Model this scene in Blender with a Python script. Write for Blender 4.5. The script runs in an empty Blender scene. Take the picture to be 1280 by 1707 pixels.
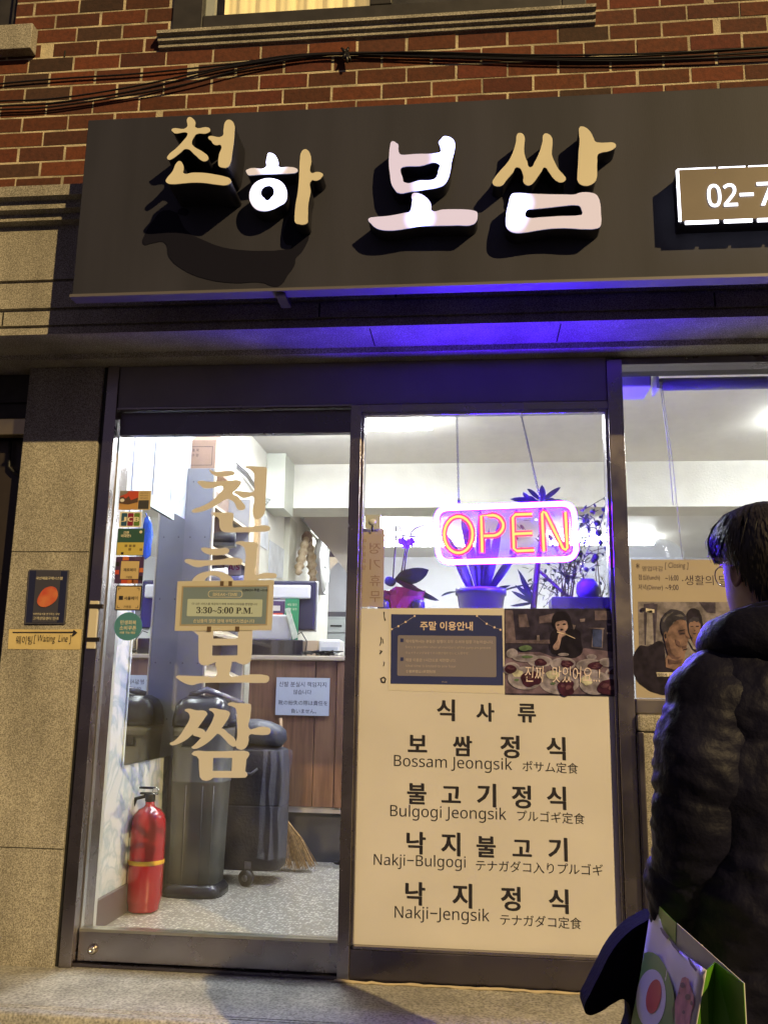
import bpy, bmesh, math, random
from mathutils import Vector, Matrix, noise
random.seed(7)
S = bpy.context.scene
COL = S.collection
# ---------------------------------------------------------------- camera, world, lamp, exposure
YAW, PIT, ROL, FPX = -0.104026, 0.200517, 0.0171306, 1467.19
CAM = Vector((0, -3.3, 1.37))
fw = Vector((math.sin(YAW)*math.cos(PIT), math.cos(YAW)*math.cos(PIT), math.sin(PIT)))
rt = Vector((math.cos(YAW), -math.sin(YAW), 0)); up = rt.cross(fw)
RT = rt*math.cos(ROL) + up*math.sin(ROL); UP = -rt*math.sin(ROL) + up*math.cos(ROL)
cd = bpy.data.cameras.new("camera"); cam = bpy.data.objects.new("camera", cd); COL.objects.link(cam)
cd.sensor_fit = 'HORIZONTAL'; cd.sensor_width = 36; cd.lens = 36*FPX/1280; cd.clip_start = .02; cd.clip_end = 300
cam.matrix_world = Matrix(((RT.x, UP.x, -fw.x, CAM.x), (RT.y, UP.y, -fw.y, CAM.y), (RT.z, UP.z, -fw.z, CAM.z), (0, 0, 0, 1)))
S.camera = cam
SUNDIR = Vector((-.88, 1.0, -.72)).normalized()        # the street lamp's light, from the upper right behind the camera
W_ = bpy.data.worlds.new("World"); S.world = W_; W_.use_nodes = True
nt = W_.node_tree; bg = nt.nodes['Background']; sky = nt.nodes.new('ShaderNodeTexSky'); sky.sky_type = 'NISHITA'
sky.sun_disc = False; sky.sun_elevation = math.radians(-4); sky.sun_rotation = math.radians(140)
glow = nt.nodes.new('ShaderNodeMix'); glow.data_type = 'RGBA'; glow.blend_type = 'ADD'; glow.inputs[0].default_value = 1
nt.links.new(sky.outputs[0], glow.inputs[6]); glow.inputs[7].default_value = (.50, .40, .62, 1)      # night sky with the city's glow
nt.links.new(glow.outputs[2], bg.inputs[0]); bg.inputs[1].default_value = .13
sl = bpy.data.lights.new("street_light", 'SUN'); sl.energy = 3.4; sl.angle = math.radians(.6); sl.color = (1, .72, .31)
so = bpy.data.objects.new("street_light", sl); COL.objects.link(so)
so.rotation_euler = SUNDIR.to_track_quat('-Z', 'Y').to_euler()
S.view_settings.view_transform = 'Standard'; S.view_settings.look = 'None'; S.view_settings.exposure = .22; S.view_settings.gamma = 1
S.render.engine = 'CYCLES'
cy = S.cycles; cy.use_denoising = True; cy.max_bounces = 8; cy.transparent_max_bounces = 16; cy.diffuse_bounces = 4
cy.glossy_bounces = 4; cy.sample_clamp_indirect = 4; cy.caustics_reflective = False; cy.caustics_refractive = False

# ---------------------------------------------------------------- helpers
def at(px, py, Y=None, X=None, Z=None):
    d = RT*((px-640)/FPX) - UP*((py-853.5)/FPX) + fw
    k = (Y-CAM.y)/d.y if Y is not None else ((X-CAM.x)/d.x if X is not None else (Z-CAM.z)/d.z)
    return CAM + d*k
MATS = {}
def mat(name, col, rough=.6, metal=0., var=0., scale=30, bump=0., bscale=None, spec=.5, stretch=(1, 1, 1), coat=0., col2=None, emit=None, es=1., alpha=None, trans=0):
    if name in MATS: return MATS[name]
    m = bpy.data.materials.new(name); m.use_nodes = True; MATS[name] = m
    n = m.node_tree.nodes; l = m.node_tree.links; b = n['Principled BSDF']
    b.inputs['Base Color'].default_value = (*col, 1); b.inputs['Roughness'].default_value = rough; b.inputs['Metallic'].default_value = metal
    b.inputs['Specular IOR Level'].default_value = spec; b.inputs['Coat Weight'].default_value = coat
    b.inputs['Transmission Weight'].default_value = trans
    if emit: b.inputs['Emission Color'].default_value = (*emit, 1); b.inputs['Emission Strength'].default_value = es
    if var or col2 or bump:
        tc = n.new('ShaderNodeTexCoord'); mp = n.new('ShaderNodeMapping'); l.new(tc.outputs['Object'], mp.inputs[0])
        mp.inputs['Scale'].default_value = stretch
        nz = n.new('ShaderNodeTexNoise'); nz.inputs['Scale'].default_value = scale; nz.inputs['Detail'].default_value = 5; l.new(mp.outputs[0], nz.inputs['Vector'])
        if var or col2:
            r = n.new('ShaderNodeValToRGB'); l.new(nz.outputs['Fac'], r.inputs[0])
            c2 = col2 or tuple(c*(1+var) for c in col); c1 = col if col2 else tuple(c*(1-var) for c in col)
            r.color_ramp.elements[0].position = .36; r.color_ramp.elements[1].position = .64
            r.color_ramp.elements[0].color = (*c1, 1); r.color_ramp.elements[1].color = (*c2, 1)
            l.new(r.outputs[0], b.inputs['Base Color'])
        if bump:
            nb = nz
            if bscale:
                nb = n.new('ShaderNodeTexNoise'); nb.inputs['Scale'].default_value = bscale; nb.inputs['Detail'].default_value = 4; l.new(mp.outputs[0], nb.inputs['Vector'])
            bp = n.new('ShaderNodeBump'); bp.inputs['Strength'].default_value = bump; bp.inputs['Distance'].default_value = .01
            l.new(nb.outputs['Fac'], bp.inputs['Height']); l.new(bp.outputs[0], b.inputs['Normal'])
    return m
def emat(name, col, s):
    if name in MATS: return MATS[name]
    m = bpy.data.materials.new(name); m.use_nodes = True; MATS[name] = m
    n = m.node_tree.nodes; n.clear(); e = n.new('ShaderNodeEmission'); o = n.new('ShaderNodeOutputMaterial')
    e.inputs[0].default_value = (*col, 1); e.inputs[1].default_value = s; m.node_tree.links.new(e.outputs[0], o.inputs[0]); return m
def glass(name, tint=(1, 1, 1), rough=.02, haze=0., refl=1.0):
    m = bpy.data.materials.new(name); m.use_nodes = True; n = m.node_tree.nodes; l = m.node_tree.links; n.clear()
    o = n.new('ShaderNodeOutputMaterial'); t = n.new('ShaderNodeBsdfTransparent'); t.inputs[0].default_value = (*tint, 1)
    g = n.new('ShaderNodeBsdfGlossy'); g.inputs['Roughness'].default_value = rough
    ge = n.new('ShaderNodeNewGeometry'); dt = n.new('ShaderNodeVectorMath'); dt.operation = 'DOT_PRODUCT'; l.new(ge.outputs['Normal'], dt.inputs[0]); l.new(ge.outputs['Incoming'], dt.inputs[1])
    mx = n.new('ShaderNodeMixShader'); last = dt.outputs['Value']
    for op, v in (('ABSOLUTE', 0), ('SUBTRACT', 1), ('POWER', 5), ('MULTIPLY_ADD', .96)):     # reflectance of a pane, the same from both sides
        q = n.new('ShaderNodeMath'); q.operation = op
        if op == 'SUBTRACT': q.inputs[0].default_value = 1; l.new(last, q.inputs[1])
        else: l.new(last, q.inputs[0]); q.inputs[1].default_value = v
        if op == 'MULTIPLY_ADD': q.inputs[2].default_value = .04
        last = q.outputs[0]
    l.new(last, mx.inputs[0]); l.new(t.outputs[0], mx.inputs[1]); l.new(g.outputs[0], mx.inputs[2])
    last = mx
    if haze:
        d = n.new('ShaderNodeBsdfDiffuse'); d.inputs[0].default_value = (.7, .7, .7, 1); m2 = n.new('ShaderNodeMixShader')
        tc = n.new('ShaderNodeTexCoord'); nz = n.new('ShaderNodeTexNoise'); nz.inputs['Scale'].default_value = 6; nz.inputs['Detail'].default_value = 8; l.new(tc.outputs['Object'], nz.inputs['Vector'])
        mr = n.new('ShaderNodeMapRange'); mr.inputs[1].default_value = .35; mr.inputs[2].default_value = .75; mr.inputs[3].default_value = 0; mr.inputs[4].default_value = haze; l.new(nz.outputs['Fac'], mr.inputs[0])
        l.new(mr.outputs[0], m2.inputs[0]); l.new(mx.outputs[0], m2.inputs[1]); l.new(d.outputs[0], m2.inputs[2]); last = m2
    l.new(last.outputs[0], o.inputs[0]); MATS[name] = m; return m
def film(name, col, a, rough=.4):
    m = bpy.data.materials.new(name); m.use_nodes = True; n = m.node_tree.nodes; l = m.node_tree.links; n.clear()
    o = n.new('ShaderNodeOutputMaterial'); t = n.new('ShaderNodeBsdfTransparent'); d = n.new('ShaderNodeBsdfPrincipled'); d.inputs['Base Color'].default_value = (*col, 1); d.inputs['Roughness'].default_value = rough
    mx = n.new('ShaderNodeMixShader'); mx.inputs[0].default_value = a; l.new(t.outputs[0], mx.inputs[1]); l.new(d.outputs[0], mx.inputs[2]); l.new(mx.outputs[0], o.inputs[0]); MATS[name] = m; return m

def tag(o, label=None, cat=None, group=None, kind=None):
    if label: o['label'] = label
    if cat: o['category'] = cat
    if group: o['group'] = group
    if kind: o['kind'] = kind
    return o
def thing(name, loc, label, cat, group=None):
    e = bpy.data.objects.new(name, None); e.location = loc; e.empty_display_size = .1; COL.objects.link(e); return tag(e, label, cat, group)
def adopt(o, parent):
    if parent is not None:
        o.parent = parent; p = parent; T = Matrix.Identity(4)
        while p is not None: T = p.matrix_basis @ T if p.parent is None else p.matrix_parent_inverse @ p.matrix_basis @ T; p = p.parent
        o.matrix_parent_inverse = T.inverted()
    return o
def link(name, me, m, parent=None):
    o = bpy.data.objects.new(name, me); COL.objects.link(o)
    for k in (m if isinstance(m, (list, tuple)) else [m]): me.materials.append(k)
    return adopt(o, parent)
class MB:
    def __init__(s): s.b = bmesh.new(); s.mi = 0; s.sm = False
    def face(s, vs):
        try: f = s.b.faces.new(vs); f.material_index = s.mi; f.smooth = s.sm; return f
        except ValueError: return None
    def box(s, x0, x1, y0, y1, z0, z1, M=None):
        c = [(x0, y0, z0), (x1, y0, z0), (x1, y1, z0), (x0, y1, z0), (x0, y0, z1), (x1, y0, z1), (x1, y1, z1), (x0, y1, z1)]
        v = [s.b.verts.new(M @ Vector(p) if M else p) for p in c]
        for f in ((3, 2, 1, 0), (4, 5, 6, 7), (0, 1, 5, 4), (1, 2, 6, 5), (2, 3, 7, 6), (3, 0, 4, 7)): s.face([v[i] for i in f])
        return s
    def poly(s, pts): s.face([s.b.verts.new(p) for p in pts]); return s
    def profx(s, prof, x0, x1):            # profile (y,z) extruded along x
        n = len(prof); a = [s.b.verts.new((x0, y, z)) for y, z in prof]; c = [s.b.verts.new((x1, y, z)) for y, z in prof]
        for i in range(n): s.face([a[i], a[(i+1) % n], c[(i+1) % n], c[i]])
        s.face(a[::-1]); s.face(c); return s
    def prism(s, pts, vec):
        vec = Vector(vec); a = [s.b.verts.new(p) for p in pts]; c = [s.b.verts.new(Vector(p)+vec) for p in pts]; n = len(a)
        for i in range(n): s.face([a[i], a[(i+1) % n], c[(i+1) % n], c[i]])
        s.face(a[::-1]); s.face(c); return s
    def tube(s, pts, r, seg=8, cap=True, flat=None):
        pts = [Vector(p) for p in pts]; n = len(pts); R = r if isinstance(r, (list, tuple)) else [r]*n; rings = []; prev = None; s.sm = True
        for i, p in enumerate(pts):
            t = (pts[min(i+1, n-1)]-pts[max(i-1, 0)])
            t = t.normalized() if t.length > 1e-9 else Vector((0, 0, 1))
            if prev is None: u = t.orthogonal().normalized()
            else:
                u = prev - t*prev.dot(t); u = u.normalized() if u.length > 1e-6 else t.orthogonal().normalized()
            prev = u; w = t.cross(u); fl = flat if flat else 1
            rings.append([s.b.verts.new(p + u*R[i]*math.cos(a)+w*R[i]*fl*math.sin(a)) for a in [2*math.pi*k/seg for k in range(seg)]])
        for a, c in zip(rings, rings[1:]):
            for k in range(seg): s.face([a[k], a[(k+1) % seg], c[(k+1) % seg], c[k]])
        if cap: s.face(rings[0][::-1]); s.face(rings[-1])
        s.sm = False; return s
    def rings(s, rr, cap=True, smooth=True):
        s.sm = smooth; V = [[s.b.verts.new(p) for p in r] for r in rr]; n = len(V[0])
        for a, c in zip(V, V[1:]):
            for k in range(n): s.face([a[k], a[(k+1) % n], c[(k+1) % n], c[k]])
        if cap: s.face(V[0][::-1]); s.face(V[-1])
        s.sm = False; return s
    def lathe(s, prof, c, seg=24, sx=1, sy=1, cap=True):
        return s.rings([[(c[0]+r*sx*math.cos(2*math.pi*k/seg), c[1]+r*sy*math.sin(2*math.pi*k/seg), c[2]+z) for k in range(seg)] for r, z in prof], cap)
    def leaf(s, a, b, w, sag=0., n=6, fold=.15, side=None):
        a = Vector(a); b = Vector(b); d = b-a; sd = Vector(side) if side else d.cross(Vector((0, 0, 1)))
        if sd.length < 1e-6: sd = Vector((1, 0, 0))
        sd.normalize(); nr = sd.cross(d).normalized(); rows = []
        s.sm = True
        for i in range(n+1):
            t = i/n; c = a+d*t - Vector((0, 0, 1))*sag*t*t; ww = w*math.sin(math.pi*min(1, t*.94+.06))**.7*.5
            rows.append([s.b.verts.new(c-sd*ww+nr*fold*ww), s.b.verts.new(c), s.b.verts.new(c+sd*ww+nr*fold*ww)])
        for p, q in zip(rows, rows[1:]):
            s.face([p[0], p[1], q[1], q[0]]); s.face([p[1], p[2], q[2], q[1]])
        s.sm = False; return s
    def build(s, name, m, parent=None, bevel=0, subd=0, seg=2):
        bmesh.ops.recalc_face_normals(s.b, faces=s.b.faces[:])
        me = bpy.data.meshes.new(name); s.b.to_mesh(me); s.b.free(); o = link(name, me, m, parent)
        if bevel:
            q = o.modifiers.new('bevel', 'BEVEL'); q.width = bevel; q.segments = seg; q.limit_method = 'ANGLE'; q.angle_limit = .6
        if subd: q = o.modifiers.new('sub', 'SUBSURF'); q.levels = q.render_levels = subd
        return o
def boxes(name, m, parent, *bs, bevel=0):
    b = MB()
    for q in bs: b.box(*q)
    return b.build(name, m, parent, bevel)
def each(name, m, parent, *bs, bevel=0):
    out = [boxes(name, m, parent, q, bevel=bevel) for q in bs]
    return out[0]
DG = bpy.context.evaluated_depsgraph_get
TMP = bpy.data.scenes.new('drafting'); TDG = TMP.view_layers[0]
def curve_mesh(cu):
    o = bpy.data.objects.new('tmp', cu); TMP.collection.objects.link(o); TDG.update(); dg = TDG.depsgraph; dg.update()
    me = bpy.data.meshes.new_from_object(o.evaluated_get(dg)); bpy.data.objects.remove(o); bpy.data.curves.remove(cu); me.materials.clear(); return me
STAND = Matrix(((1, 0, 0, 0), (0, 0, -1, 0), (0, 1, 0, 0), (0, 0, 0, 1)))
def shape2(loops, Y, depth=.0006, smooth=True, front=None):
    """solid from outlines in wall coordinates (x,z); its front face lies at y=Y, thickness depth goes back"""
    cu = bpy.data.curves.new('s', 'CURVE'); cu.dimensions = '2D'; cu.fill_mode = 'BOTH'; cu.extrude = depth/2; cu.resolution_u = 5
    for L in loops:
        if smooth:
            sp = cu.splines.new('BEZIER'); sp.bezier_points.add(len(L)-1)
            for p, q in zip(sp.bezier_points, L): p.co = (q[0], q[1], 0); p.handle_left_type = p.handle_right_type = 'AUTO'
        else:
            sp = cu.splines.new('POLY'); sp.points.add(len(L)-1)
            for p, q in zip(sp.points, L): p.co = (q[0], q[1], 0, 1)
        sp.use_cyclic_u = True
    me = curve_mesh(cu); me.transform(Matrix.Translation((0, Y+depth/2, 0)) @ STAND); return me
def join_me(ms):
    b = bmesh.new()
    for m in ms: b.from_mesh(m); bpy.data.meshes.remove(m)
    me = bpy.data.meshes.new('j'); b.to_mesh(me); b.free(); return me
def px2(L, Y, o=(0, 0), s=1.): return [(q.x, q.z) for q in (at(o[0]+u/s, o[1]+v/s, Y) for u, v in L)]
def pshape(name, loops, Y, m, parent, o=(0, 0), s=1., depth=.0006, smooth=True):
    """loops: list of strokes, each a list of outlines (outer + holes) read off the front of the place"""
    me = join_me([shape2([px2(L, Y, o, s) for L in st], Y-.0004*i, depth, smooth) for i, st in enumerate(loops)])
    me.name = name; return link(name, me, m, parent)
SANS = {}
for i in range(26): SANS[chr(65+i)] = chr(0x1D5A0+i); SANS[chr(97+i)] = chr(0x1D5BA+i)
for i in range(10): SANS[chr(48+i)] = chr(0x1D7E2+i)
SERIF = {chr(65+i): chr(0x1D400+i) for i in range(26)}; SERIF.update({chr(48+i): chr(0x1D7CE+i) for i in range(10)})
BOLD = {chr(65+i): chr(0x1D5D4+i) for i in range(26)}; BOLD.update({chr(97+i): chr(0x1D5EE+i) for i in range(26)}); BOLD.update({chr(48+i): chr(0x1D7EC+i) for i in range(10)})
def tmesh(body, x0, x1, z, Y, h=None, off=0., face=None, depth=.0004, mirror=False, slope=0., shear=0.):
    """a line of writing standing on the wall plane y=Y from x0 to x1, baseline z"""
    if face: body = ''.join(face.get(c, c) for c in body)
    cu = bpy.data.curves.new('t', 'FONT'); cu.body = body; cu.size = 1; cu.extrude = 0; cu.offset = off; cu.resolution_u = 3; cu.shear = shear
    me = curve_mesh(cu)
    if not me.vertices: return me
    a = min(v.co.x for v in me.vertices); b = max(v.co.x for v in me.vertices)
    lo = min(v.co.y for v in me.vertices); hi = max(v.co.y for v in me.vertices)
    sx = (x1-x0)/(b-a); sz = h/(hi-lo) if h else sx
    zb = lo if h else 0
    for v in me.vertices:
        u = (v.co.x-a)*sx; X = x1-u if mirror else x0+u
        v.co = (X, Y, z+(v.co.y-zb)*sz+slope*(X-x0))
    if mirror: me.flip_normals()
    return me
def ptext(body, l, r, base, Y, rb=None, **k):
    a = at(l, base, Y); b = at(r, base if rb is None else rb, Y)
    return tmesh(body, a.x, b.x, a.z, Y, slope=(b.z-a.z)/(b.x-a.x) if rb is not None else 0, **k)
def write(name, lines, m, parent):
    me = join_me(lines); me.name = name; return link(name, me, m, parent)
def rect(l, t, r, b, Y):          # upright rectangle through a pixel box's middle
    c = at(l, (t+b)/2, Y).x; d = at(r, (t+b)/2, Y).x; e = at((l+r)/2, t, Y).z; f = at((l+r)/2, b, Y).z; return c, d, f, e
def rr(x0, x1, z0, z1, r=.005, n=4):
    L = []
    for cx, cz, a0 in ((x1-r, z1-r, 0), (x0+r, z1-r, 90), (x0+r, z0+r, 180), (x1-r, z0+r, 270)):
        for i in range(n+1): a = math.radians(a0+90*i/n); L.append((cx+r*math.cos(a), cz+r*math.sin(a)))
    return L
def oval(cx, cz, rx, rz, n=28): return [(cx+rx*math.cos(2*math.pi*i/n), cz+rz*math.sin(2*math.pi*i/n)) for i in range(n)]
def panel(name, loops, Y, m, parent, depth=.0006): me = shape2(loops, Y, depth, False); me.name = name; return link(name, me, m, parent)
# ---------------------------------------------------------------- materials
def granite(name, lo, hi, scale=230, rough=.75, bump=.15):
    m = bpy.data.materials.new(name); m.use_nodes = True; n = m.node_tree.nodes; l = m.node_tree.links; b = n['Principled BSDF']; b.inputs['Roughness'].default_value = rough
    tc = n.new('ShaderNodeTexCoord'); a = n.new('ShaderNodeTexNoise'); a.inputs['Scale'].default_value = scale; a.inputs['Detail'].default_value = 3
    v = n.new('ShaderNodeTexVoronoi'); v.inputs['Scale'].default_value = scale*.8; c = n.new('ShaderNodeTexNoise'); c.inputs['Scale'].default_value = 3; c.inputs['Detail'].default_value = 7
    mp = n.new('ShaderNodeMapping'); mp.inputs['Scale'].default_value = (1.6, 1.6, .55); l.new(tc.outputs['Object'], mp.inputs[0]); l.new(mp.outputs[0], c.inputs['Vector'])
    for q in (a, v): l.new(tc.outputs['Object'], q.inputs['Vector'])
    r = n.new('ShaderNodeValToRGB'); r.color_ramp.elements[0].position = .34; r.color_ramp.elements[1].position = .66
    r.color_ramp.elements[0].color = (*lo, 1); r.color_ramp.elements[1].color = (*hi, 1)
    mx = n.new('ShaderNodeMix'); mx.data_type = 'FLOAT'; mx.inputs[0].default_value = .35; l.new(a.outputs['Fac'], mx.inputs[2]); l.new(v.outputs['Distance'], mx.inputs[3]); l.new(mx.outputs[0], r.inputs[0])
    st = n.new('ShaderNodeMapRange'); st.inputs[1].default_value = .3; st.inputs[2].default_value = .7; st.inputs[3].default_value = .6; st.inputs[4].default_value = 1.12; l.new(c.outputs['Fac'], st.inputs[0])
    ml = n.new('ShaderNodeVectorMath'); ml.operation = 'SCALE'; l.new(r.outputs[0], ml.inputs[0]); l.new(st.outputs[0], ml.inputs['Scale']); l.new(ml.outputs[0], b.inputs['Base Color'])
    bp = n.new('ShaderNodeBump'); bp.inputs['Strength'].default_value = bump; bp.inputs['Distance'].default_value = .004; l.new(a.outputs['Fac'], bp.inputs['Height']); l.new(bp.outputs[0], b.inputs['Normal'])
    MATS[name] = m; return m
def brushed(name, col, rough, axis=(1, 1, 60)):
    m = bpy.data.materials.new(name); m.use_nodes = True; n = m.node_tree.nodes; l = m.node_tree.links; b = n['Principled BSDF']
    b.inputs['Metallic'].default_value = 1; b.inputs['Base Color'].default_value = (*col, 1)
    tc = n.new('ShaderNodeTexCoord'); mp = n.new('ShaderNodeMapping'); mp.inputs['Scale'].default_value = axis; nz = n.new('ShaderNodeTexNoise'); nz.inputs['Scale'].default_value = 12; nz.inputs['Detail'].default_value = 4
    n2 = n.new('ShaderNodeTexNoise'); n2.inputs['Scale'].default_value = 5; n2.inputs['Detail'].default_value = 5
    l.new(tc.outputs['Object'], mp.inputs[0]); l.new(mp.outputs[0], nz.inputs['Vector']); l.new(tc.outputs['Object'], n2.inputs['Vector'])
    r = n.new('ShaderNodeMapRange'); r.inputs[1].default_value = .3; r.inputs[2].default_value = .7; r.inputs[3].default_value = rough-.07; r.inputs[4].default_value = rough+.13; l.new(n2.outputs['Fac'], r.inputs[0]); l.new(r.outputs[0], b.inputs['Roughness'])
    bp = n.new('ShaderNodeBump'); bp.inputs['Strength'].default_value = .06; bp.inputs['Distance'].default_value = .003; l.new(nz.outputs['Fac'], bp.inputs['Height']); l.new(bp.outputs[0], b.inputs['Normal'])
    MATS[name] = m; return m
GR = granite('pale_granite', (.16, .145, .12), (.53, .50, .44), 235); GRL = granite('floor_granite', (.24, .235, .22), (.58, .57, .54), 120, .5, .1); GRD = granite('rough_granite', (.05, .045, .04), (.42, .38, .32), 120, .9, .5)
STEEL = brushed('brushed_steel', (.36, .33, .34), .23); STEELD = brushed('dark_steel', (.17, .155, .185), .28); BRASS = brushed('worn_steel_header', (.55, .47, .3), .35, (60, 1, 1))
BLACK = mat('black', (.012, .012, .014), .5, bump=.1, scale=80); DARK = mat('dark_paint', (.03, .028, .03), .55, var=.2, scale=15)
WHITE = mat('white_paint', (.72, .72, .70), .6, var=.05, scale=8); INK = mat('ink', (.012, .01, .02), .7); CREAM = mat('cream', (.74, .68, .52), .6)
GREYP = mat('sign_grey', (.034, .035, .054), .6, var=.22, scale=3.5, bump=.04, bscale=300, stretch=(1, 1, .12), spec=.3)
JOINT = mat('joint', (.02, .018, .015), .9)
MARBLE = bpy.data.materials.new('white_marble'); MARBLE.use_nodes = True
def _marble():
    n = MARBLE.node_tree.nodes; l = MARBLE.node_tree.links; b = n['Principled BSDF']; b.inputs['Roughness'].default_value = .3
    tc = n.new('ShaderNodeTexCoord'); w = n.new('ShaderNodeTexNoise'); w.inputs['Scale'].default_value = 5; w.inputs['Detail'].default_value = 8; w.inputs['Distortion'].default_value = 1.2; l.new(tc.outputs['Object'], w.inputs['Vector'])
    r = n.new('ShaderNodeValToRGB'); e = r.color_ramp.elements; e[0].position = .44; e[0].color = (.62, .64, .66, 1); e[1].position = .56; e[1].color = (.66, .68, .7, 1)
    k = e.new(.5); k.color = (.40, .48, .52, 1); l.new(w.outputs['Fac'], r.inputs[0]); l.new(r.outputs[0], b.inputs['Base Color'])
_marble(); MATS['marble'] = MARBLE
TERR = bpy.data.materials.new('terrazzo'); TERR.use_nodes = True
def _terr():
    n = TERR.node_tree.nodes; l = TERR.node_tree.links; b = n['Principled BSDF']; b.inputs['Roughness'].default_value = .32
    tc = n.new('ShaderNodeTexCoord'); v = n.new('ShaderNodeTexVoronoi'); v.inputs['Scale'].default_value = 72; v.feature = 'F1'; l.new(tc.outputs['Object'], v.inputs['Vector'])
    sp = n.new('ShaderNodeSeparateColor'); l.new(v.outputs['Color'], sp.inputs[0]); r = n.new('ShaderNodeValToRGB'); r.color_ramp.interpolation = 'CONSTANT'; e = r.color_ramp.elements
    e[0].color = (.3, .28, .25, 1); e[1].position = .35; e[1].color = (.62, .59, .52, 1); k = e.new(.62); k.color = (.8, .78, .72, 1); k = e.new(.85); k.color = (.36, .32, .27, 1)
    l.new(sp.outputs[0], r.inputs[0])
    d = n.new('ShaderNodeMapRange'); d.inputs[1].default_value = .35; d.inputs[2].default_value = .6; l.new(v.outputs['Distance'], d.inputs[0])
    mx = n.new('ShaderNodeMix'); mx.data_type = 'RGBA'; l.new(d.outputs[0], mx.inputs[0]); l.new(r.outputs[0], mx.inputs[6]); mx.inputs[7].default_value = (.3, .28, .24, 1); l.new(mx.outputs[2], b.inputs['Base Color'])
_terr(); MATS['terrazzo'] = TERR
GLASS = glass('window_glass', (.97, .98, .97), .01, .042)
WOOD = mat('brown_wood', (.115, .06, .038), .4, col2=(.19, .105, .065), scale=6, stretch=(6, 6, .5), bump=.05)

# ---------------------------------------------------------------- ground
g = MB(); g.poly([(-60, -60, 0), (60, -60, 0), (60, 0.6, 0), (-60, .6, 0)]); g.b.faces.ensure_lookup_table()
tag(g.build('street', mat('asphalt', (.045, .044, .045), .85, var=.3, scale=60, bump=.4, bscale=200)), kind='structure')

# ---------------------------------------------------------------- the building front
BLD = thing('restaurant_building', (-1.75, .2, 0), 'brick building front with a granite band, steel framed door and big shop windows', 'building')
YB = -.07
# red brick wall, brick by brick
pal = [(.37, .18, .10), (.35, .17, .095), (.36, .185, .105), (.34, .175, .105), (.38, .19, .105), (.33, .17, .11), (.36, .165, .105), (.34, .15, .10), (.37, .185, .10), (.35, .18, .10), (.31, .165, .11), (.25, .16, .12)]
zc = at(0, 197.3, YB).z + 2*.0727; xj = at(82.5, 131, YB).x; ch, cw, mo = .0727, .209, .0100
b = MB(); lay = b.b.loops.layers.color.new('tone'); rb = random.Random(3)
WIN = (-1.30, .47, 4.17, 6.0); WL = (-4., -2.03, 4.21, 6.)
for k in range(-12, 22):
    z0 = zc + k*ch + mo/2; z1 = z0 + ch - mo
    if z1 < 3.34: continue
    for j in range(-12, 24):
        x0 = xj + j*cw + mo/2 + (cw/2 if k % 2 else 0); x1 = x0 + cw - mo
        if x1 < -4.2 or x0 > 3.6: continue
        cuts = [(x0, x1)]
        for w in (WIN, WL):
            if z1 > w[2]: cuts = [q for c in cuts for q in ((c[0], min(c[1], w[0])), (max(c[0], w[1]), c[1])) if q[1]-q[0] > .02]
        col = rb.choice(pal); f = rb.uniform(.82, 1.15); dy = rb.uniform(-.0015, .0007)
        for c in cuts:
            n0 = len(b.b.faces); b.box(c[0]+rb.uniform(-.0022, .0022), c[1]+rb.uniform(-.002, .002), YB+dy, YB+.05, z0+rb.uniform(-.0016, .0012), z1+rb.uniform(-.0016, .0016), Matrix.Translation(((c[0]+c[1])/2, YB, z0)) @ Matrix.Rotation(rb.gauss(0, .006), 4, 'Y') @ Matrix.Rotation(rb.gauss(0, .004), 4, 'Z') @ Matrix.Translation((-(c[0]+c[1])/2, -YB, -z0))); b.b.faces.ensure_lookup_table()
            for fc in b.b.faces[n0:]:
                for lp in fc.loops: lp[lay] = (col[0]*f, col[1]*f, col[2]*f, 1)
BR = bpy.data.materials.new('red_brick'); BR.use_nodes = True
def _br():
    n = BR.node_tree.nodes; l = BR.node_tree.links; p = n['Principled BSDF']; p.inputs['Roughness'].default_value = .85
    a = n.new('ShaderNodeVertexColor'); a.layer_name = 'tone'; tc = n.new('ShaderNodeTexCoord'); nz = n.new('ShaderNodeTexNoise'); nz.inputs['Scale'].default_value = 45; nz.inputs['Detail'].default_value = 6; nz.inputs['Roughness'].default_value = .7
    l.new(tc.outputs['Object'], nz.inputs['Vector']); r = n.new('ShaderNodeMapRange'); r.inputs[1].default_value = .3; r.inputs[2].default_value = .7; r.inputs[3].default_value = .62; r.inputs[4].default_value = 1.3; l.new(nz.outputs['Fac'], r.inputs[0])
    m = n.new('ShaderNodeVectorMath'); m.operation = 'SCALE'; l.new(a.outputs[0], m.inputs[0]); l.new(r.outputs[0], m.inputs['Scale']); l.new(m.outputs[0], p.inputs['Base Color'])
    bp = n.new('ShaderNodeBump'); bp.inputs['Strength'].default_value = .5; bp.inputs['Distance'].default_value = .006; l.new(nz.outputs['Fac'], bp.inputs['Height']); l.new(bp.outputs[0], p.inputs['Normal'])
_br()
bw = b.build('brick_wall', BR, BLD)
b = MB(); yj = YB+.0010
for x0, x1, z0, z1 in ((-4.2, 3.6, 3.3, 4.17), (-2.03, -1.30, 4.17, 6), (.47, 3.6, 4.17, 6), (-4.2, -2.03, 4.17, 4.21)): b.box(x0, x1, yj, YB+.24, z0, z1)
b.build('mortar', mat('mortar', (.46, .40, .29), .9, var=.32, scale=9, bump=.5, bscale=150), bw)
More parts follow.
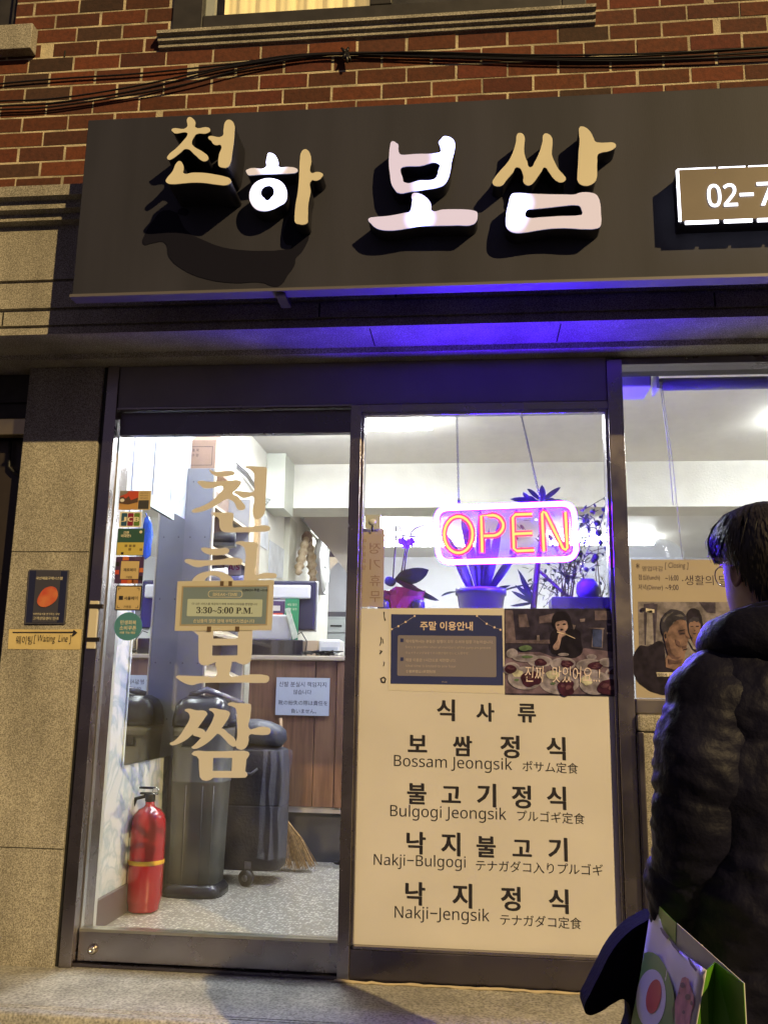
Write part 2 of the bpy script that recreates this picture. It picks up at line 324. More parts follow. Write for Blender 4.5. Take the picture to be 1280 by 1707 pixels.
# stone belt course with stepped mouldings, grooves and the soffit over the shop front
prof = [(.12, 3.365), (-.215, 3.365), (-.215, 3.318), (-.185, 3.312), (-.185, 3.277), (-.155, 3.271), (-.155, 3.243), (-.12, 3.237), (-.12, 2.997), (-.108, 2.996), (-.108, 2.984), (-.12, 2.983),
        (-.12, 2.873), (-.105, 2.872), (-.105, 2.858), (-.12, 2.857), (-.12, 2.798), (-.108, 2.797), (-.108, 2.786), (-.12, 2.785), (-.12, 2.757), (.09, 2.757), (.10, 2.737), (.36, 2.737), (.36, 3.3)]
cb = MB(); cb.profx(prof, -4.2, 3.6); corn = cb.build('stone_cornice', GR, BLD)
each('joint', JOINT, corn, *[(x-.003, x+.003, -.1215, -.10, z0, z1) for x, z0, z1 in ((-1.905, 2.80, 2.857), (-.6, 2.80, 2.857), (.9, 2.80, 2.857), (-.62, 2.999, 3.235), (.55, 2.999, 3.235), (-.3, 2.875, 2.983), (1.4, 2.875, 2.983))])
each('joint', JOINT, corn, (-.405, -.400, -.10, .08, 2.7562, 2.7575), (.33, .335, -.10, .08, 2.7562, 2.7575))
b = MB(); b.box(-1.94, -1.602, .19, .5, .1, 2.737); pil = b.build('granite_pilaster', GR, BLD, .004)
each('joint', JOINT, pil, (-1.9405, -1.6015, .1885, .2, 1.917, 1.920), (-1.9405, -1.6015, .1885, .2, .74, .743))
# neighbouring doorway, dark
nb = MB(); nb.box(-4.2, -1.942, .27, .33, 2.515, 2.736); nb.box(-4.2, -1.942, .25, .33, 2.60, 2.61); nd = nb.build('side_doorway', DARK, BLD)
boxes('header', BRASS, nd, (-4.2, -1.942, .215, .27, 2.44, 2.513), bevel=.003)
boxes('door_leaf', mat('dark_door', (.028, .022, .02), .45, var=.2, scale=5), nd, (-4.2, -1.95, .30, .34, .32, 2.438))
c = MB(); p = [at(*q, Y=.28) for q in ((17, 735), (15, 778), (22, 786), (45, 796))]; c.tube(p, .008, 6); c.build('hinge_bracket', BLACK, nd)
# steel door frame
F = each('steel_post', STEEL, BLD, (-1.582, -1.532, .19, .37, .314, 2.737), (-.511, -.466, .19, .37, .314, 2.543), (.543, .604, .19, .37, .314, 2.72), bevel=.002)
boxes('filler', BLACK, F, (-1.602, -1.582, .205, .37, .314, 2.737))
lt = boxes('lintel_panel', mat('lintel_steel', (.26, .245, .27), .48, .3, var=.08, scale=4), BLD, (-1.5315, .5425, .2, .37, 2.545, 2.736), bevel=.003)
each('trim', STEEL, lt, (-1.5315, -.5115, .197, .215, 2.540, 2.5475), (-.4655, .5425, .197, .215, 2.512, 2.543))
each('window_trim', STEEL, F, (-.4655, -.454, .205, .24, .4365, 2.511), (.531, .5425, .205, .24, .4365, 2.511), (-.454, .531, .205, .24, 2.499, 2.511), (-.454, .531, .202, .24, .425, .4365), bevel=.002)
boxes('bottom_rail', STEELD, F, (-.4655, .5425, .2, .37, .318, .4245), bevel=.003)
boxes('door_track', STEELD, F, (-1.5315, -.5115, .21, .37, .3145, .326))
# sliding glass door
D = thing('sliding_door', (-1.02, .25, .327), 'frameless glass sliding door with a steel kick rail and a small round lock', 'door')
boxes('top_rail', STEELD, D, (-1.528, -.5125, .235, .275, 2.436, 2.538), bevel=.002)
boxes('kick_rail', STEEL, D, (-1.528, -.5125, .232, .278, .330, .4355), bevel=.002)
boxes('glazing_bead', mat('pale_bead', (.65, .62, .5), .3, 1), D, (-1.528, -.5125, .230, .28, .4357, .446))
boxes('glass_pane', GLASS, D, (-1.526, -.513, .252, .258, .4465, 2.4355))
boxes('edge_stile', mat('pale_aluminium', (.7, .72, .74), .3, 1), D, (-1.531, -1.5265, .243, .268, .4465, 2.4355))
lk = at(155, 1583, Y=.232); b = MB(); b.rings([[(lk.x+r*math.cos(a), lk.y-d, lk.z+r*math.sin(a)) for a in [2*math.pi*k/24 for k in range(24)]] for r, d in ((.019, 0), (.019, .006), (.015, .012), (.0145, .018), (.005, .018), (.004, .012))]); b.build('lock', mat('polished_steel', (.75, .7, .6), .15, 1), D)
# shop windows
SW = boxes('shop_window', GLASS, BLD, (-.454, .531, .236, .242, .4365, 2.499))
RW = boxes('shop_window', GLASS, BLD, (.6045, 3.4, .236, .242, 1.358, 2.705))
boxes('window_head', STEELD, RW, (.6045, 3.4, .215, .30, 2.706, 2.735))
boxes('window_sill', STEEL, RW, (.6045, 3.4, .185, .30, 1.30, 1.357), bevel=.006)
# low granite wall under the right window
lw = MB(); lw.box(.605, 3.4, .215, .42, .316, 1.235); LWo = lw.build('low_wall', GRD, BLD)
boxes('wall_cap', GR, LWo, (.605, 3.4, .165, .42, 1.236, 1.299), bevel=.012)
boxes('corner_pier', GR, LWo, (.606, .672, .175, .214, .316, 1.2355), bevel=.014)
boxes('corner_bead', STEELD, LWo, (.604, .628, .165, .1745, .316, 1.235), bevel=.006)
boxes('recess_block', GR, LWo, (.70, 1.2, .2, .2145, 1.175, 1.2355), bevel=.003); boxes('slot', BLACK, LWo, (.695, 1.2, .209, .2146, 1.14, 1.174))
# granite step with nosing and grooves
sp_ = [(.6, .1), (.6, .313), (-.205, .313), (-.2055, .3105), (-.211, .3105), (-.2115, .313), (-.226, .313), (-.2265, .3105), (-.232, .3105), (-.2325, .313), (-.262, .313), (-.268, .311), (-.2735, .306), (-.275, .30), (-.275, .262), (-.25, .255), (-.25, .1), (-.25, 0), (.6, 0)]
b = MB(); b.profx(sp_, -4.2, 3.6); st = b.build('granite_step', GRL, BLD)
boxes('lower_step', GRL, st, (-4.2, 3.6, -.56, -.2505, .001, .15), bevel=.008)
b = MB(); rb = random.Random(5)
pts = [(-.52+.95*i/40+rb.uniform(-.006, .006), .186+rb.uniform(-.004, .003), .3165+rb.uniform(0, .004)) for i in range(41)]
b.tube(pts, [.0035+.003*rb.random() for _ in pts], 6); b.build('sealant_bead', mat('old_sealant', (.5, .42, .3), .8), st)
# solid core behind the front so that the street light stays outside
each('wall_core', DARK, BLD, (-4.2, 3.6, .17, .40, 3.301, 4.16), (.6045, 3.6, .31, .40, 2.72, 3.3), (-4.2, -1.635, .51, .62, .1, 3.3))
# upstairs window, its curtain made to glow in place of a lit room
UW = boxes('window', DARK, BLD, (-1.30, -1.165, -.085, .04, 4.17, 6), (-.435, -.34, -.085, .04, 4.2355, 6), (.37, .47, -.085, .04, 4.17, 6), (-1.1645, .3695, -.082, .04, 4.17, 4.235), bevel=.004)
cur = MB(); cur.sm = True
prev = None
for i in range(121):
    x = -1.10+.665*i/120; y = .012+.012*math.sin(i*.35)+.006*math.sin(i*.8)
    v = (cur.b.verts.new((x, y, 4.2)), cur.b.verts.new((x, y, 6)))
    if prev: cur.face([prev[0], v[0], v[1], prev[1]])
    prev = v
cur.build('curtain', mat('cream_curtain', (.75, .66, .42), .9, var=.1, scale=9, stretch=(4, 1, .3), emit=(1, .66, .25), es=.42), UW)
each('pane', GLASS, UW, (-1.164, -.436, -.06, -.056, 4.2355, 6), (-.339, .369, -.06, -.056, 4.2355, 6))
boxes('inner_frame', mat('white_frame', (.5, .52, .55), .6), UW, (-1.164, -1.125, -.05, -.02, 4.236, 6))
sill = MB(); sill.profx([(.05, 4.169), (-.088, 4.169), (-.118, 4.145), (-.118, 4.130), (-.112, 4.127), (-.100, 4.124), (-.100, 4.106), (-.096, 4.103), (-.086, 4.100), (-.086, 4.085), (-.082, 4.082), (-.068, 4.078), (.05, 4.076)], -1.352, .505)
sill.build('window_sill', GR, UW)
boxes('window_back', DARK, UW, (-1.35, .5, .2, .24, 4.16, 6))
LWN = boxes('window', DARK, BLD, (-4.2, -2.03, .02, .08, 4.21, 6), (-2.075, -2.03, -.03, .02, 4.21, 6))
boxes('window_sill', GR, LWN, (-4.2, -1.915, -.125, YB-.003, 4.09, 4.215), bevel=.004)
boxes('crack_stain', JOINT, bw, (-1.785, -1.78, YB-.004, YB, 4.08, 4.11))
# ---------------------------------------------------------------- shop sign
YS = -.36
SG = thing('shop_sign', (-.2, YS, 2.81), 'long dark grey sign box with raised brush style letters, some lit white', 'shop sign')
sb = boxes('panel', GREYP, SG, (-1.499, 2.3, YS, YS+.05, 2.809, 3.545), bevel=.003)
boxes('bottom_trim', mat('trim_grey', (.16, .15, .16), .45, .3), SG, (-1.505, 2.3, YS-.006, YS+.052, 2.797, 2.8085))
each('bracket', STEELD, SG, *[(x, x+.035, YS+.01, YS+.11, 2.782, 2.7965) for x in (-.72, 1.3)], *[(x, x+.04, YS+.0505, YB-.054, 2.9, 2.94) for x in (-1.2, 1.9)], *[(x, x+.04, YS+.0505, YB-.004, 3.46, 3.50) for x in (-1.0, .4, 1.9)])
ZA, ZB, ZC = ((240, 170), 4.), ((590, 200), 5.818), ((800, 190), 5.333)
L1 = [(290,105),(305,97),(325,107),(342,130),(343,165),(430,168),(441,182),(428,202),(350,212),(330,235),(318,265),(322,282),(400,335),(427,362),(424,384),(405,393),(385,388),(340,350),(280,310),(240,338),(190,375),(168,383),(154,372),(162,352),(215,305),(262,255),(290,215),(288,203),(205,206),(195,198),(184,182),(195,173),(283,168)]
L2 = [(545,125),(562,115),(585,122),(602,150),(603,190),(588,330),(570,415),(555,433),(525,435),(500,425),(495,405),(500,350),(512,285),(480,285),(460,275),(450,258),(428,235),(435,225),(522,224),(530,180)]
L3 = [(220,400),(237,391),(255,405),(264,440),(262,470),(330,468),(400,470),(470,480),(540,495),(572,508),(580,525),(570,542),(545,552),(500,550),(400,537),(330,535),(260,540),(190,545),(160,540),(145,525),(150,510),(190,460)]
H1 = [(828,338),(840,336),(865,345),(885,370),(895,400),(898,428),(960,430),(1015,440),(1025,452),(1018,465),(980,473),(900,475),(800,478),(720,485),(698,485),(685,470),(680,455),(695,445),(720,438),(812,432),(815,395),(822,360)]
H2 = [(825,506),(870,510),(915,530),(945,570),(953,615),(940,665),(900,690),(850,715),(790,724),(745,710),(712,670),(702,625),(715,570),(750,530),(790,512)]
H2h = [(825,553),(850,558),(866,580),(867,610),(850,635),(822,656),(800,640),(782,620),(778,595),(790,570)]
H3 = [(1050,330),(1072,312),(1090,318),(1108,345),(1115,390),(1116,470),(1150,464),(1180,468),(1193,480),(1180,505),(1165,518),(1140,522),(1118,520),(1110,600),(1095,680),(1092,770),(1088,805),(1070,814),(1030,812),(1008,800),(1004,770),(1010,690),(1025,600),(1035,480),(1040,380)]
B1 = [(365,205),(380,202),(410,218),(428,232),(430,280),(445,325),(460,332),(600,325),(800,316),(838,305),(840,270),(830,235),(822,210),(845,180),(868,155),(895,153),(940,168),(970,200),(978,240),(970,300),(945,400),(930,500),(905,580),(870,625),(830,645),(700,668),(560,690),(425,702),(395,670),(365,620),(350,530),(338,420),(342,320),(350,250)]
B1h = [(455,465),(475,452),(640,442),(825,421),(818,490),(805,540),(785,565),(750,578),(640,582),(488,600),(470,550),(452,495)]
B2 = [(558,740),(570,710),(600,704),(640,712),(690,740),(730,780),(748,820),(755,875),(860,865),(1000,862),(1090,865),(1160,875),(1192,890),(1198,930),(1185,980),(1150,1010),(1000,1018),(800,1022),(640,1025),(530,1045),(430,1062),(330,1068),(250,1058),(200,1035),(165,1000),(138,962),(150,948),(200,938),(320,928),(430,910),(500,895),(538,886),(555,850),(562,800),(565,770)]
S1 = [(330,180),(345,165),(375,170),(396,200),(395,260),(392,320),(400,370),(420,420),(445,470),(490,415),(530,330),(555,240),(565,180),(580,170),(610,175),(638,205),(645,250),(640,310),(640,360),(665,425),(700,490),(745,540),(763,570),(755,590),(720,605),(685,595),(655,570),(610,510),(575,472),(545,510),(480,600),(455,625),(430,632),(400,620),(385,595),(385,545),(330,470),(290,520),(230,590),(195,632),(160,640),(125,630),(110,605),(120,580),(180,500),(250,420),(295,330),(320,240)]
S2 = [(888,110),(905,106),(945,120),(985,160),(1010,210),(1025,240),(1060,250),(1130,250),(1180,250),(1205,265),(1208,285),(1190,305),(1150,325),(1080,340),(1050,355),(1042,420),(1040,490),(1038,560),(1020,600),(980,628),(935,635),(890,620),(868,590),(865,540),(872,440),(876,340),(885,250)]
S3 = [(270,730),(290,705),(320,700),(450,705),(600,710),(750,712),(850,710),(880,698),(930,692),(990,697),(1030,712),(1055,745),(1070,800),(1075,880),(1078,960),(1065,1000),(1030,1015),(920,1020),(780,1012),(640,1015),(520,1030),(380,1052),(310,1052),(265,1035),(235,1000),(230,960),(235,880),(255,790)]
S3h = [(410,860),(425,845),(470,842),(600,830),(750,813),(850,807),(885,815),(900,840),(905,890),(880,897),(700,905),(540,915),(430,918),(405,905),(402,880)]
def led_face(name, spots, base=.0, col=(.60, .63, 1.)):
    """white acrylic letter face: light from the LED modules behind it fades with the distance from each module"""
    m = bpy.data.materials.new(name); m.use_nodes = True; n = m.node_tree.nodes; l = m.node_tree.links; b = n['Principled BSDF']
    b.inputs['Base Color'].default_value = (.74, .70, .60, 1); b.inputs['Roughness'].default_value = .4; b.inputs['Emission Color'].default_value = (*col, 1)
    ge = n.new('ShaderNodeNewGeometry'); last = None
    for p, r, s in spots:
        d = n.new('ShaderNodeVectorMath'); d.operation = 'DISTANCE'; d.inputs[1].default_value = p; l.new(ge.outputs['Position'], d.inputs[0])
        q = n.new('ShaderNodeMapRange'); q.interpolation_type = 'SMOOTHERSTEP'; q.inputs[1].default_value = r; q.inputs[2].default_value = 0; q.inputs[3].default_value = 0; q.inputs[4].default_value = s; l.new(d.outputs['Value'], q.inputs[0])
        if last is None: last = q.outputs[0]
        else:
            a = n.new('ShaderNodeMath'); l.new(last, a.inputs[0]); l.new(q.outputs[0], a.inputs[1]); last = a.outputs[0]
    a = n.new('ShaderNodeMath'); a.inputs[1].default_value = base
    l.new(last, a.inputs[0]); l.new(a.outputs[0], b.inputs['Emission Strength']); return m
FACE = mat('unlit_letter_face', (.74, .69, .56), .45, var=.03, scale=6)
RET = mat('letter_return', (.012, .012, .022), .5)
def letter(strokes, z, gap=.003, th=.074):
    for loops, m in strokes:
        yf = YS-gap-th
        P = [px2(L, yf, *z) for L in loops]
        me = shape2(P, yf+.003, th-.003, True)
        cur = link('letter', me, RET, SG)
        f = shape2(P, yf, .003, True); f.name = 'letter_face'; link('letter_face', f, m, cur)
def P_(u, v, z, Y=YS-.077): w = at(z[0][0]+u/z[1], z[0][1]+v/z[1], Y); return (w.x, w.y, w.z)
letter([([L1], FACE), ([L2], FACE), ([L3], FACE)], ZA, th=.15)
fh = led_face('lit_face_top', [(P_(855, 400, ZA), .075, 5), (P_(840, 600, ZA), .1, 7)], .25)
letter([([H1], fh), ([H2, H2h], fh), ([H3], FACE)], ZA)
fb = led_face('lit_face_middle', [(P_(915, 260, ZB), .09, 6), (P_(900, 430, ZB), .08, 5), (P_(830, 560, ZB), .06, 3), (P_(690, 630, ZB), .065, 3.5), (P_(640, 830, ZB), .06, 5), (P_(640, 950, ZB), .07, 6)], .36, (.36, .40, 1.))
letter([([B1, B1h], fb), ([B2], fb)], ZB)
fs = led_face('lit_face_last', [(P_(330, 790, ZC), .075, 6), (P_(300, 900, ZC), .07, 5), (P_(320, 980, ZC), .05, 1.2)], .26, (.42, .46, 1.))
letter([([S1], FACE), ([S2], FACE), ([S3, S3h], fs)], ZC)
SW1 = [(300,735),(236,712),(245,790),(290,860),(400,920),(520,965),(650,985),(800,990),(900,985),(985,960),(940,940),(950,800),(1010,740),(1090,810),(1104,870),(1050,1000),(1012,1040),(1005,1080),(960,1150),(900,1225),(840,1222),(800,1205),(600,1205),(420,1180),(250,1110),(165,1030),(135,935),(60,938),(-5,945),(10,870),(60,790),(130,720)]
pshape('painted_shadow', [[SW1]], YS-.002, mat('shadow_black', (.006, .006, .016), .7, spec=.15), SG, *ZA, depth=.0018)  # crescent shadow on the panel, painted as a thin black shape
# phone number box with light leaking round its edge
YF = YS-.075; q0_ = at(1126, 374, YF); q1_ = at(1126, 280, YF); x0, x1, z0, z1 = q1_.x, 1.9, q0_.z, q1_.z
PB = boxes('number_box', RET, SG, (x0+.006, x1, YF+.004, YS-.001, z0+.006, z1-.006))
boxes('face_plate', mat('bronze_plate', (.15, .125, .11), .5, .2, var=.08, scale=6), PB, (x0+.010, x1, YF-.004, YF+.0035, z0+.011, z1-.009))
GLOW = emat('led_edge', (.92, .9, 1.), 3.5)
boxes('edge_light', GLOW, PB, (x0+.001, x0+.0095, YF-.003, YF+.003, z0+.012, z1-.008), *[(a, b, YF-.003, YF+.003, z1-.0085, z1-.0035) for a, b in ((x0+.006, x0+.135), (x0+.145, x0+.235), (x0+.245, 1.4))], *[(a, b, YF-.004, YF+.003, z0, z0+.0105) for a, b in ((x0+.022, x0+.133), (x0+.152, x0+.245), (x0+.262, x0+.36), (x0+.375, 1.4))])
a = at(1180, 345, YF-.008); c = at(1258, 345, YF-.008); d_ = (c.x-a.x)
write('lettering', [tmesh('02−', a.x, a.x+d_, a.z, YF-.0075, h=.088, face=SANS, off=.012, depth=.003), tmesh('7', a.x+d_+.012, a.x+d_+.066, a.z, YF-.0075, h=.088, face=SANS, off=.012)], emat('lit_number', (.95, .93, 1.), 2.2), PB)
# ---------------------------------------------------------------- cables across the brick
CB = mat('cable_black', (.012, .011, .012), .35)
cab = [[(-60,150),(0,139),(105,130),(230,122),(385,106),(480,92),(575,87),(700,88),(860,93),(1000,95),(1150,88),(1350,74),(1900,40)], [(-60,175),(0,168),(75,165),(155,155),(250,138),(330,120),(420,103),(520,90),(575,88),(700,91),(860,96),(1000,98),(1150,93),(1350,82),(1900,52)],
       [(-60,188),(0,182),(80,178),(190,162),(300,142),(400,116),(500,96),(575,90),(720,94),(860,98),(1000,101),(1140,98),(1240,94),(1350,88),(1900,58)], [(-60,184),(0,176),(80,172),(200,155),(290,135),(380,112),(500,93),(575,89),(700,86),(900,91),(1100,88),(1280,78),(1350,76),(1900,46)]]
lab = ['thin black cable lying highest on the brick at far left', 'black cable dipping below the highest cable left of the knot', 'lowest drooping black cable of the bundle on the brick', 'black cable squeezed inside the bundle right through the knot']
for i, L in enumerate(cab):
    b = MB(); P = [at(px, py, YB-.012-.004*i) for px, py in L]; Q = []
    for j in range(len(P)-1):
        p0, p1, p2, p3 = P[max(j-1, 0)], P[j], P[j+1], P[min(j+2, len(P)-1)]
        for k in range(5):
            t = k/5; Q.append(.5*((2*p1)+(p2-p0)*t+(2*p0-5*p1+4*p2-p3)*t*t+(3*p1-p0-3*p2+p3)*t**3))
    b.tube(Q+[P[-1]], .0042, 6)
    if i == 0:
        k = at(577, 88, YB-.03)
        for q in ((-8, -9), (4, -10), (-6, 9), (8, 12), (2, 16)): b.tube([k, at(577+q[0], 88+q[1], YB-.035)], [.011, .004], 6)
    tag(b.build('cable', CB), lab[i], 'cable', 'cables on the brick wall')
# ---------------------------------------------------------------- vinyl lettering on the door
YD = .2505
VIN = mat('beige_vinyl', (.62, .60, .60), .55)
DL = thing('door_lettering', (-1.0, YD, 1.0), 'four big beige serif syllables stuck in a column on the glass door', 'lettering')
ZD, ZE = ((270, 760), 5.505), ((270, 1030), 6.095)
el = lambda cx, cz, rx, rz: [(cx+rx*math.cos(2*math.pi*i/20), cz+rz*math.sin(2*math.pi*i/20)) for i in range(20)]
V1 = [[[(435,125),(470,140),(520,145),(600,138),(650,140),(666,155),(660,172),(630,182),(570,190),(520,192),(480,180),(450,155)]],
 [[(325,238),(350,228),(430,236),(530,232),(640,224),(705,224),(727,238),(720,262),(690,300),(650,345),(690,370),(735,420),(765,470),(757,490),(720,500),(690,488),(670,440),(640,410),(590,400),(520,440),(440,485),(360,512),(300,522),(275,515),(275,500),(300,485),(380,455),(450,415),(520,350),(560,285),(480,290),(420,300),(380,295),(345,265)]],
 [[(765,100),(790,92),(870,98),(940,102),(963,108),(963,150),(955,300),(950,440),(945,510),(920,560),(880,582),(850,575),(838,540),(835,480),(838,372),(790,380),(750,385),(720,375),(690,355),(665,340),(665,325),(700,322),(770,328),(838,325),(845,240),(848,180),(835,145),(800,118)]],
 [[(447,525),(470,518),(560,522),(630,520),(655,530),(655,570),(650,630),(655,655),(700,655),(830,650),(900,640),(970,640),(993,655),(990,680),(965,692),(900,698),(700,702),(600,702),(560,695),(535,670),(525,620),(525,590),(515,568),(480,550)]]]
V2 = [[[(358,850),(375,842),(440,848),(520,855),(590,845),(615,860),(612,885),(580,903),(520,912),(450,908),(400,895),(370,875)]],
 [[(207,960),(230,948),(300,955),(380,958),(480,955),(560,948),(620,935),(700,938),(732,950),(733,985),(700,1000),(600,1000),(500,1003),(400,1010),(345,1022),(300,1018),(250,995)]],
 [el(468, 1172, 196, 116), el(468, 1166, 80, 68)],
 [[(675,800),(700,785),(790,790),(860,795),(880,808),(875,850),(868,960),(862,1090),(900,1085),(930,1075),(1000,1075),(1045,1082),(1055,1100),(1045,1118),(1000,1125),(930,1128),(862,1145),(862,1300),(850,1380),(820,1430),(785,1455),(765,1445),(750,1400),(745,1300),(750,1140),(762,1000),(762,870),(745,835),(710,815)]]]
V3 = [[[(300,128),(380,112),(510,118),(600,118),(700,100),(770,88),(900,95),(922,108),(918,220),(912,360),(900,440),(870,470),(820,478),(780,462),(750,448),(550,450),(500,468),(450,488),(400,480),(375,455),(370,380),(370,180),(340,155)], [(525,138),(772,138),(770,212),(520,212)], [(512,282),(768,278),(766,382),(508,385)]],
 [[(555,440),(700,440),(697,520),(694,592),(760,592),(850,580),(950,575),(1040,582),(1085,600),(1087,630),(1070,655),(1000,663),(850,660),(600,660),(450,662),(370,668),(310,685),(270,680),(210,655),(165,625),(142,605),(150,592),(200,588),(320,592),(450,595),(548,594)]]]
V4 = [[[(232,938),(255,926),(340,940),(460,972),(440,1010),(400,1070),(330,1160),(260,1230),(190,1272),(120,1296),(88,1294),(80,1278),(110,1262),(170,1210),(230,1120),(275,1040),(282,1000),(265,965)]],
 [[(345,1130),(372,1122),(440,1170),(400,1218),(370,1212),(310,1180)]],
 [[(478,930),(500,920),(590,932),(660,945),(688,965),(685,995),(650,1060),(600,1130),(540,1200),(470,1265),(400,1310),(340,1333),(310,1330),(302,1315),(320,1300),(370,1250),(430,1180),(490,1090),(525,1010),(530,985),(510,955)]],
 [[(600,1125),(680,1180),(735,1225),(752,1260),(750,1300),(730,1312),(700,1300),(640,1240),(590,1190),(550,1165)]],
 [[(668,880),(690,862),(760,868),(850,872),(900,880),(905,900),(898,1000),(892,1130),(940,1125),(990,1110),(1050,1110),(1095,1125),(1105,1155),(1090,1182),(1050,1192),(960,1190),(890,1192),(880,1260),(860,1310),(820,1340),(785,1338),(755,1320),(750,1290),(765,1200),(762,1050),(758,960),(745,920),(710,900)]],
 [[(300,1385),(325,1358),(370,1350),(450,1358),(600,1358),(750,1352),(830,1352),(875,1362),(890,1385),(880,1410),(858,1440),(852,1500),(845,1560),(865,1580),(870,1600),(850,1625),(780,1628),(520,1628),(490,1650),(450,1660),(410,1650),(385,1620),(378,1540),(375,1440),(355,1410),(320,1400)], [(520,1425),(714,1425),(708,1558),(515,1558)]]]
def vinyl(V, z):
    ms = []
    for i, st in enumerate(V):
        lp = [px2(L, YD, *z) for L in st]
        ms.append(shape2(lp[:1], YD-.00025*i, .0005, True) if len(lp) == 1 else shape2([lp[0]]+lp[1:], YD-.00025*i, .0005, len(lp[1]) > 6))
    me = join_me(ms); me.name = 'syllable'; link('syllable', me, VIN, DL)
for V, z in ((V1, ZD), (V2, ZD), (V3, ZE), (V4, ZE)): vinyl(V, z)
# ---------------------------------------------------------------- break time card (printed on clear film over a pale card)
YC = .2475
BT = thing('break_time_card', (-1.0, YC, 1.65), 'green break time card in a cream frame taped across the door lettering', 'notice')
q = [at(*p, Y=YC) for p in ((296, 969), (457, 967), (453, 1051), (291, 1052))]
fr = [(p.x, p.z) for p in q]; cx = sum(p[0] for p in fr)/4; cz = sum(p[1] for p in fr)/4
ins = lambda fx, fz: [((x-cx)*fx+cx, (z-cz)*fz+cz) for x, z in fr]
panel('frame', [fr, ins(.90, .80)], YC, film('card_cream', (.62, .58, .48), .86), BT)
panel('card', [ins(.90, .80)], YC, film('card_green', (.20, .27, .32), .88), BT)
panel('border_line', [ins(.90, .80), ins(.87, .745)], YC-.0008, mat('card_tan', (.36, .30, .22), .6), BT)
r_ = rect(312, 999, 437, 1028, YC); panel('time_field', [rr(r_[0], r_[1], r_[2], r_[3], .004)], YC-.0008, mat('card_pale', (.46, .54, .50), .6), BT)
pz = rect(347, 985, 404, 996, YC); panel('pill_outline', [rr(pz[0], pz[1], pz[2], pz[3], .011, 6), rr(pz[0]+.0015, pz[1]-.0015, pz[2]+.0015, pz[3]-.0015, .0105, 6)], YC-.0008, CREAM, BT)
write('lettering', [ptext('BREAK−TIME', 355, 395.5, 993.4, YC-.001, face=SANS)], CREAM, BT)
write('lettering', [ptext('더 나은 서비스를 제공하기 위해 브레이크타임을 운영합니다', 320, 429, 1008.3, YC-.0012), ptext('3:30~5:00 P.M.', 327, 421, 1022.3, YC-.0012, face=SERIF, off=.004), ptext('LUNCH 주문 ~3:10', 404, 446, 985.5, YC-.0012, off=.012)], INK, BT)
write('lettering', [ptext('손님들의 많은 양해 부탁드리겠습니다', 322, 424, 1037.5, YC-.001, off=.006)], CREAM, BT)
each('tape', mat('brown_tape', (.12, .08, .05), .4), BT, *[(at(u, 1048, YC).x, at(u+7, 1048, YC).x, YC-.001, YC+.001, at(u, 1053, YC).z, at(u, 1044.5, YC).z) for u in (345, 392)], *[(at(u, 972, YC).x, at(u+6, 972, YC).x, YC-.001, YC+.001, at(u, 977, YC).z, at(u, 969, YC).z) for u in (367, 381)])
# ---------------------------------------------------------------- stickers on the door edge
YK = .2505
def sticker(name, box, base, lab, r=.004):
    x0, x1, z0, z1 = rect(*box, YK); t = thing(name, ((x0+x1)/2, YK, z0), lab, 'sticker', 'stickers on the door edge')
    panel('backing', [rr(x0, x1, z0, z1, r)], YK, base, t); return t, x0, x1, z0, z1
def pl(n, t, x0, x1, z0, z1, u0, v0, u1, v1, m, k=1, r=0):
    a, b, c, d = x0+(x1-x0)*u0, x0+(x1-x0)*u1, z1-(z1-z0)*v1, z1-(z1-z0)*v0
    return panel(n, [rr(a, b, c, d, r) if r else [(a, c), (b, c), (b, d), (a, d)]], YK-.0006*k, m, t)
TAN = mat('sticker_tan', (.55, .42, .22), .5); RED = mat('sticker_red', (.5, .07, .04), .5); ORG = mat('sticker_orange', (.55, .16, .05), .5); PUR = mat('sticker_purple', (.06, .03, .10), .5); DGN = mat('sticker_green', (.03, .09, .075), .5); YEL = mat('sticker_yellow', (.55, .45, .12), .5); TEAL = mat('sticker_teal', (.07, .23, .30), .5); NAVY = mat('navy_print', (.02, .03, .085), .5); BLU = mat('sticker_blue', (.02, .08, .16), .5); MAR = mat('sticker_maroon', (.22, .01, .04), .5); GRN = mat('sticker_leaf_green', (.10, .2, .03), .5)
s = sticker('travel_card_sticker', (199, 818, 251, 850), TAN, 'topmost square sticker with a red sunset picture and a tan side')
pl('picture', *s, .0, .02, .6, .98, RED); pl('picture', *s, .0, .62, .6, .98, mat('sand', (.5, .28, .1), .6), 2); pl('picture', *s, .62, .5, .95, .95, mat('charcoal', (.05, .05, .055), .5), 2)
x0, x1, z0, z1 = s[1:]; w, h = x1-x0, z1-z0; rb = random.Random(2); b = []
panel('picture', [[(x0, z1-.35*h), (x0+.12*w, z1-.3*h), (x0+.2*w, z1-.42*h), (x0+.3*w, z1-.28*h), (x0+.38*w, z1-.5*h), (x0+.6*w, z1-.36*h), (x0+.6*w, z1-.6*h), (x0+.3*w, z1-.72*h), (x0, z1-.66*h)]], YK-.0024, mat('dusk_brown', (.09, .05, .04), .6), s[0])
panel('picture', [[(x0, z1), (x0+.3*w, z1), (x0+.22*w, z1-.16*h), (x0, z1-.3*h)]], YK-.0024, mat('dusk_grey', (.22, .2, .2), .6), s[0])
panel('picture', [oval(x0+.1*w, z1-.5*h, .07*w, .09*h, 12)], YK-.003, WHITE, s[0])
write('lettering', [tmesh('여행 신용카드', x0+.66*w, x0+.93*w, z1-(.16+.13*i)*h, YK-.0012) for i in range(3)], INK, s[0])
s = sticker('card_logo_sticker', (199, 853, 236, 879), mat('sticker_white', (.7, .68, .6), .5), 'white sticker with three bars of blue, red and green reading JCB', .005)
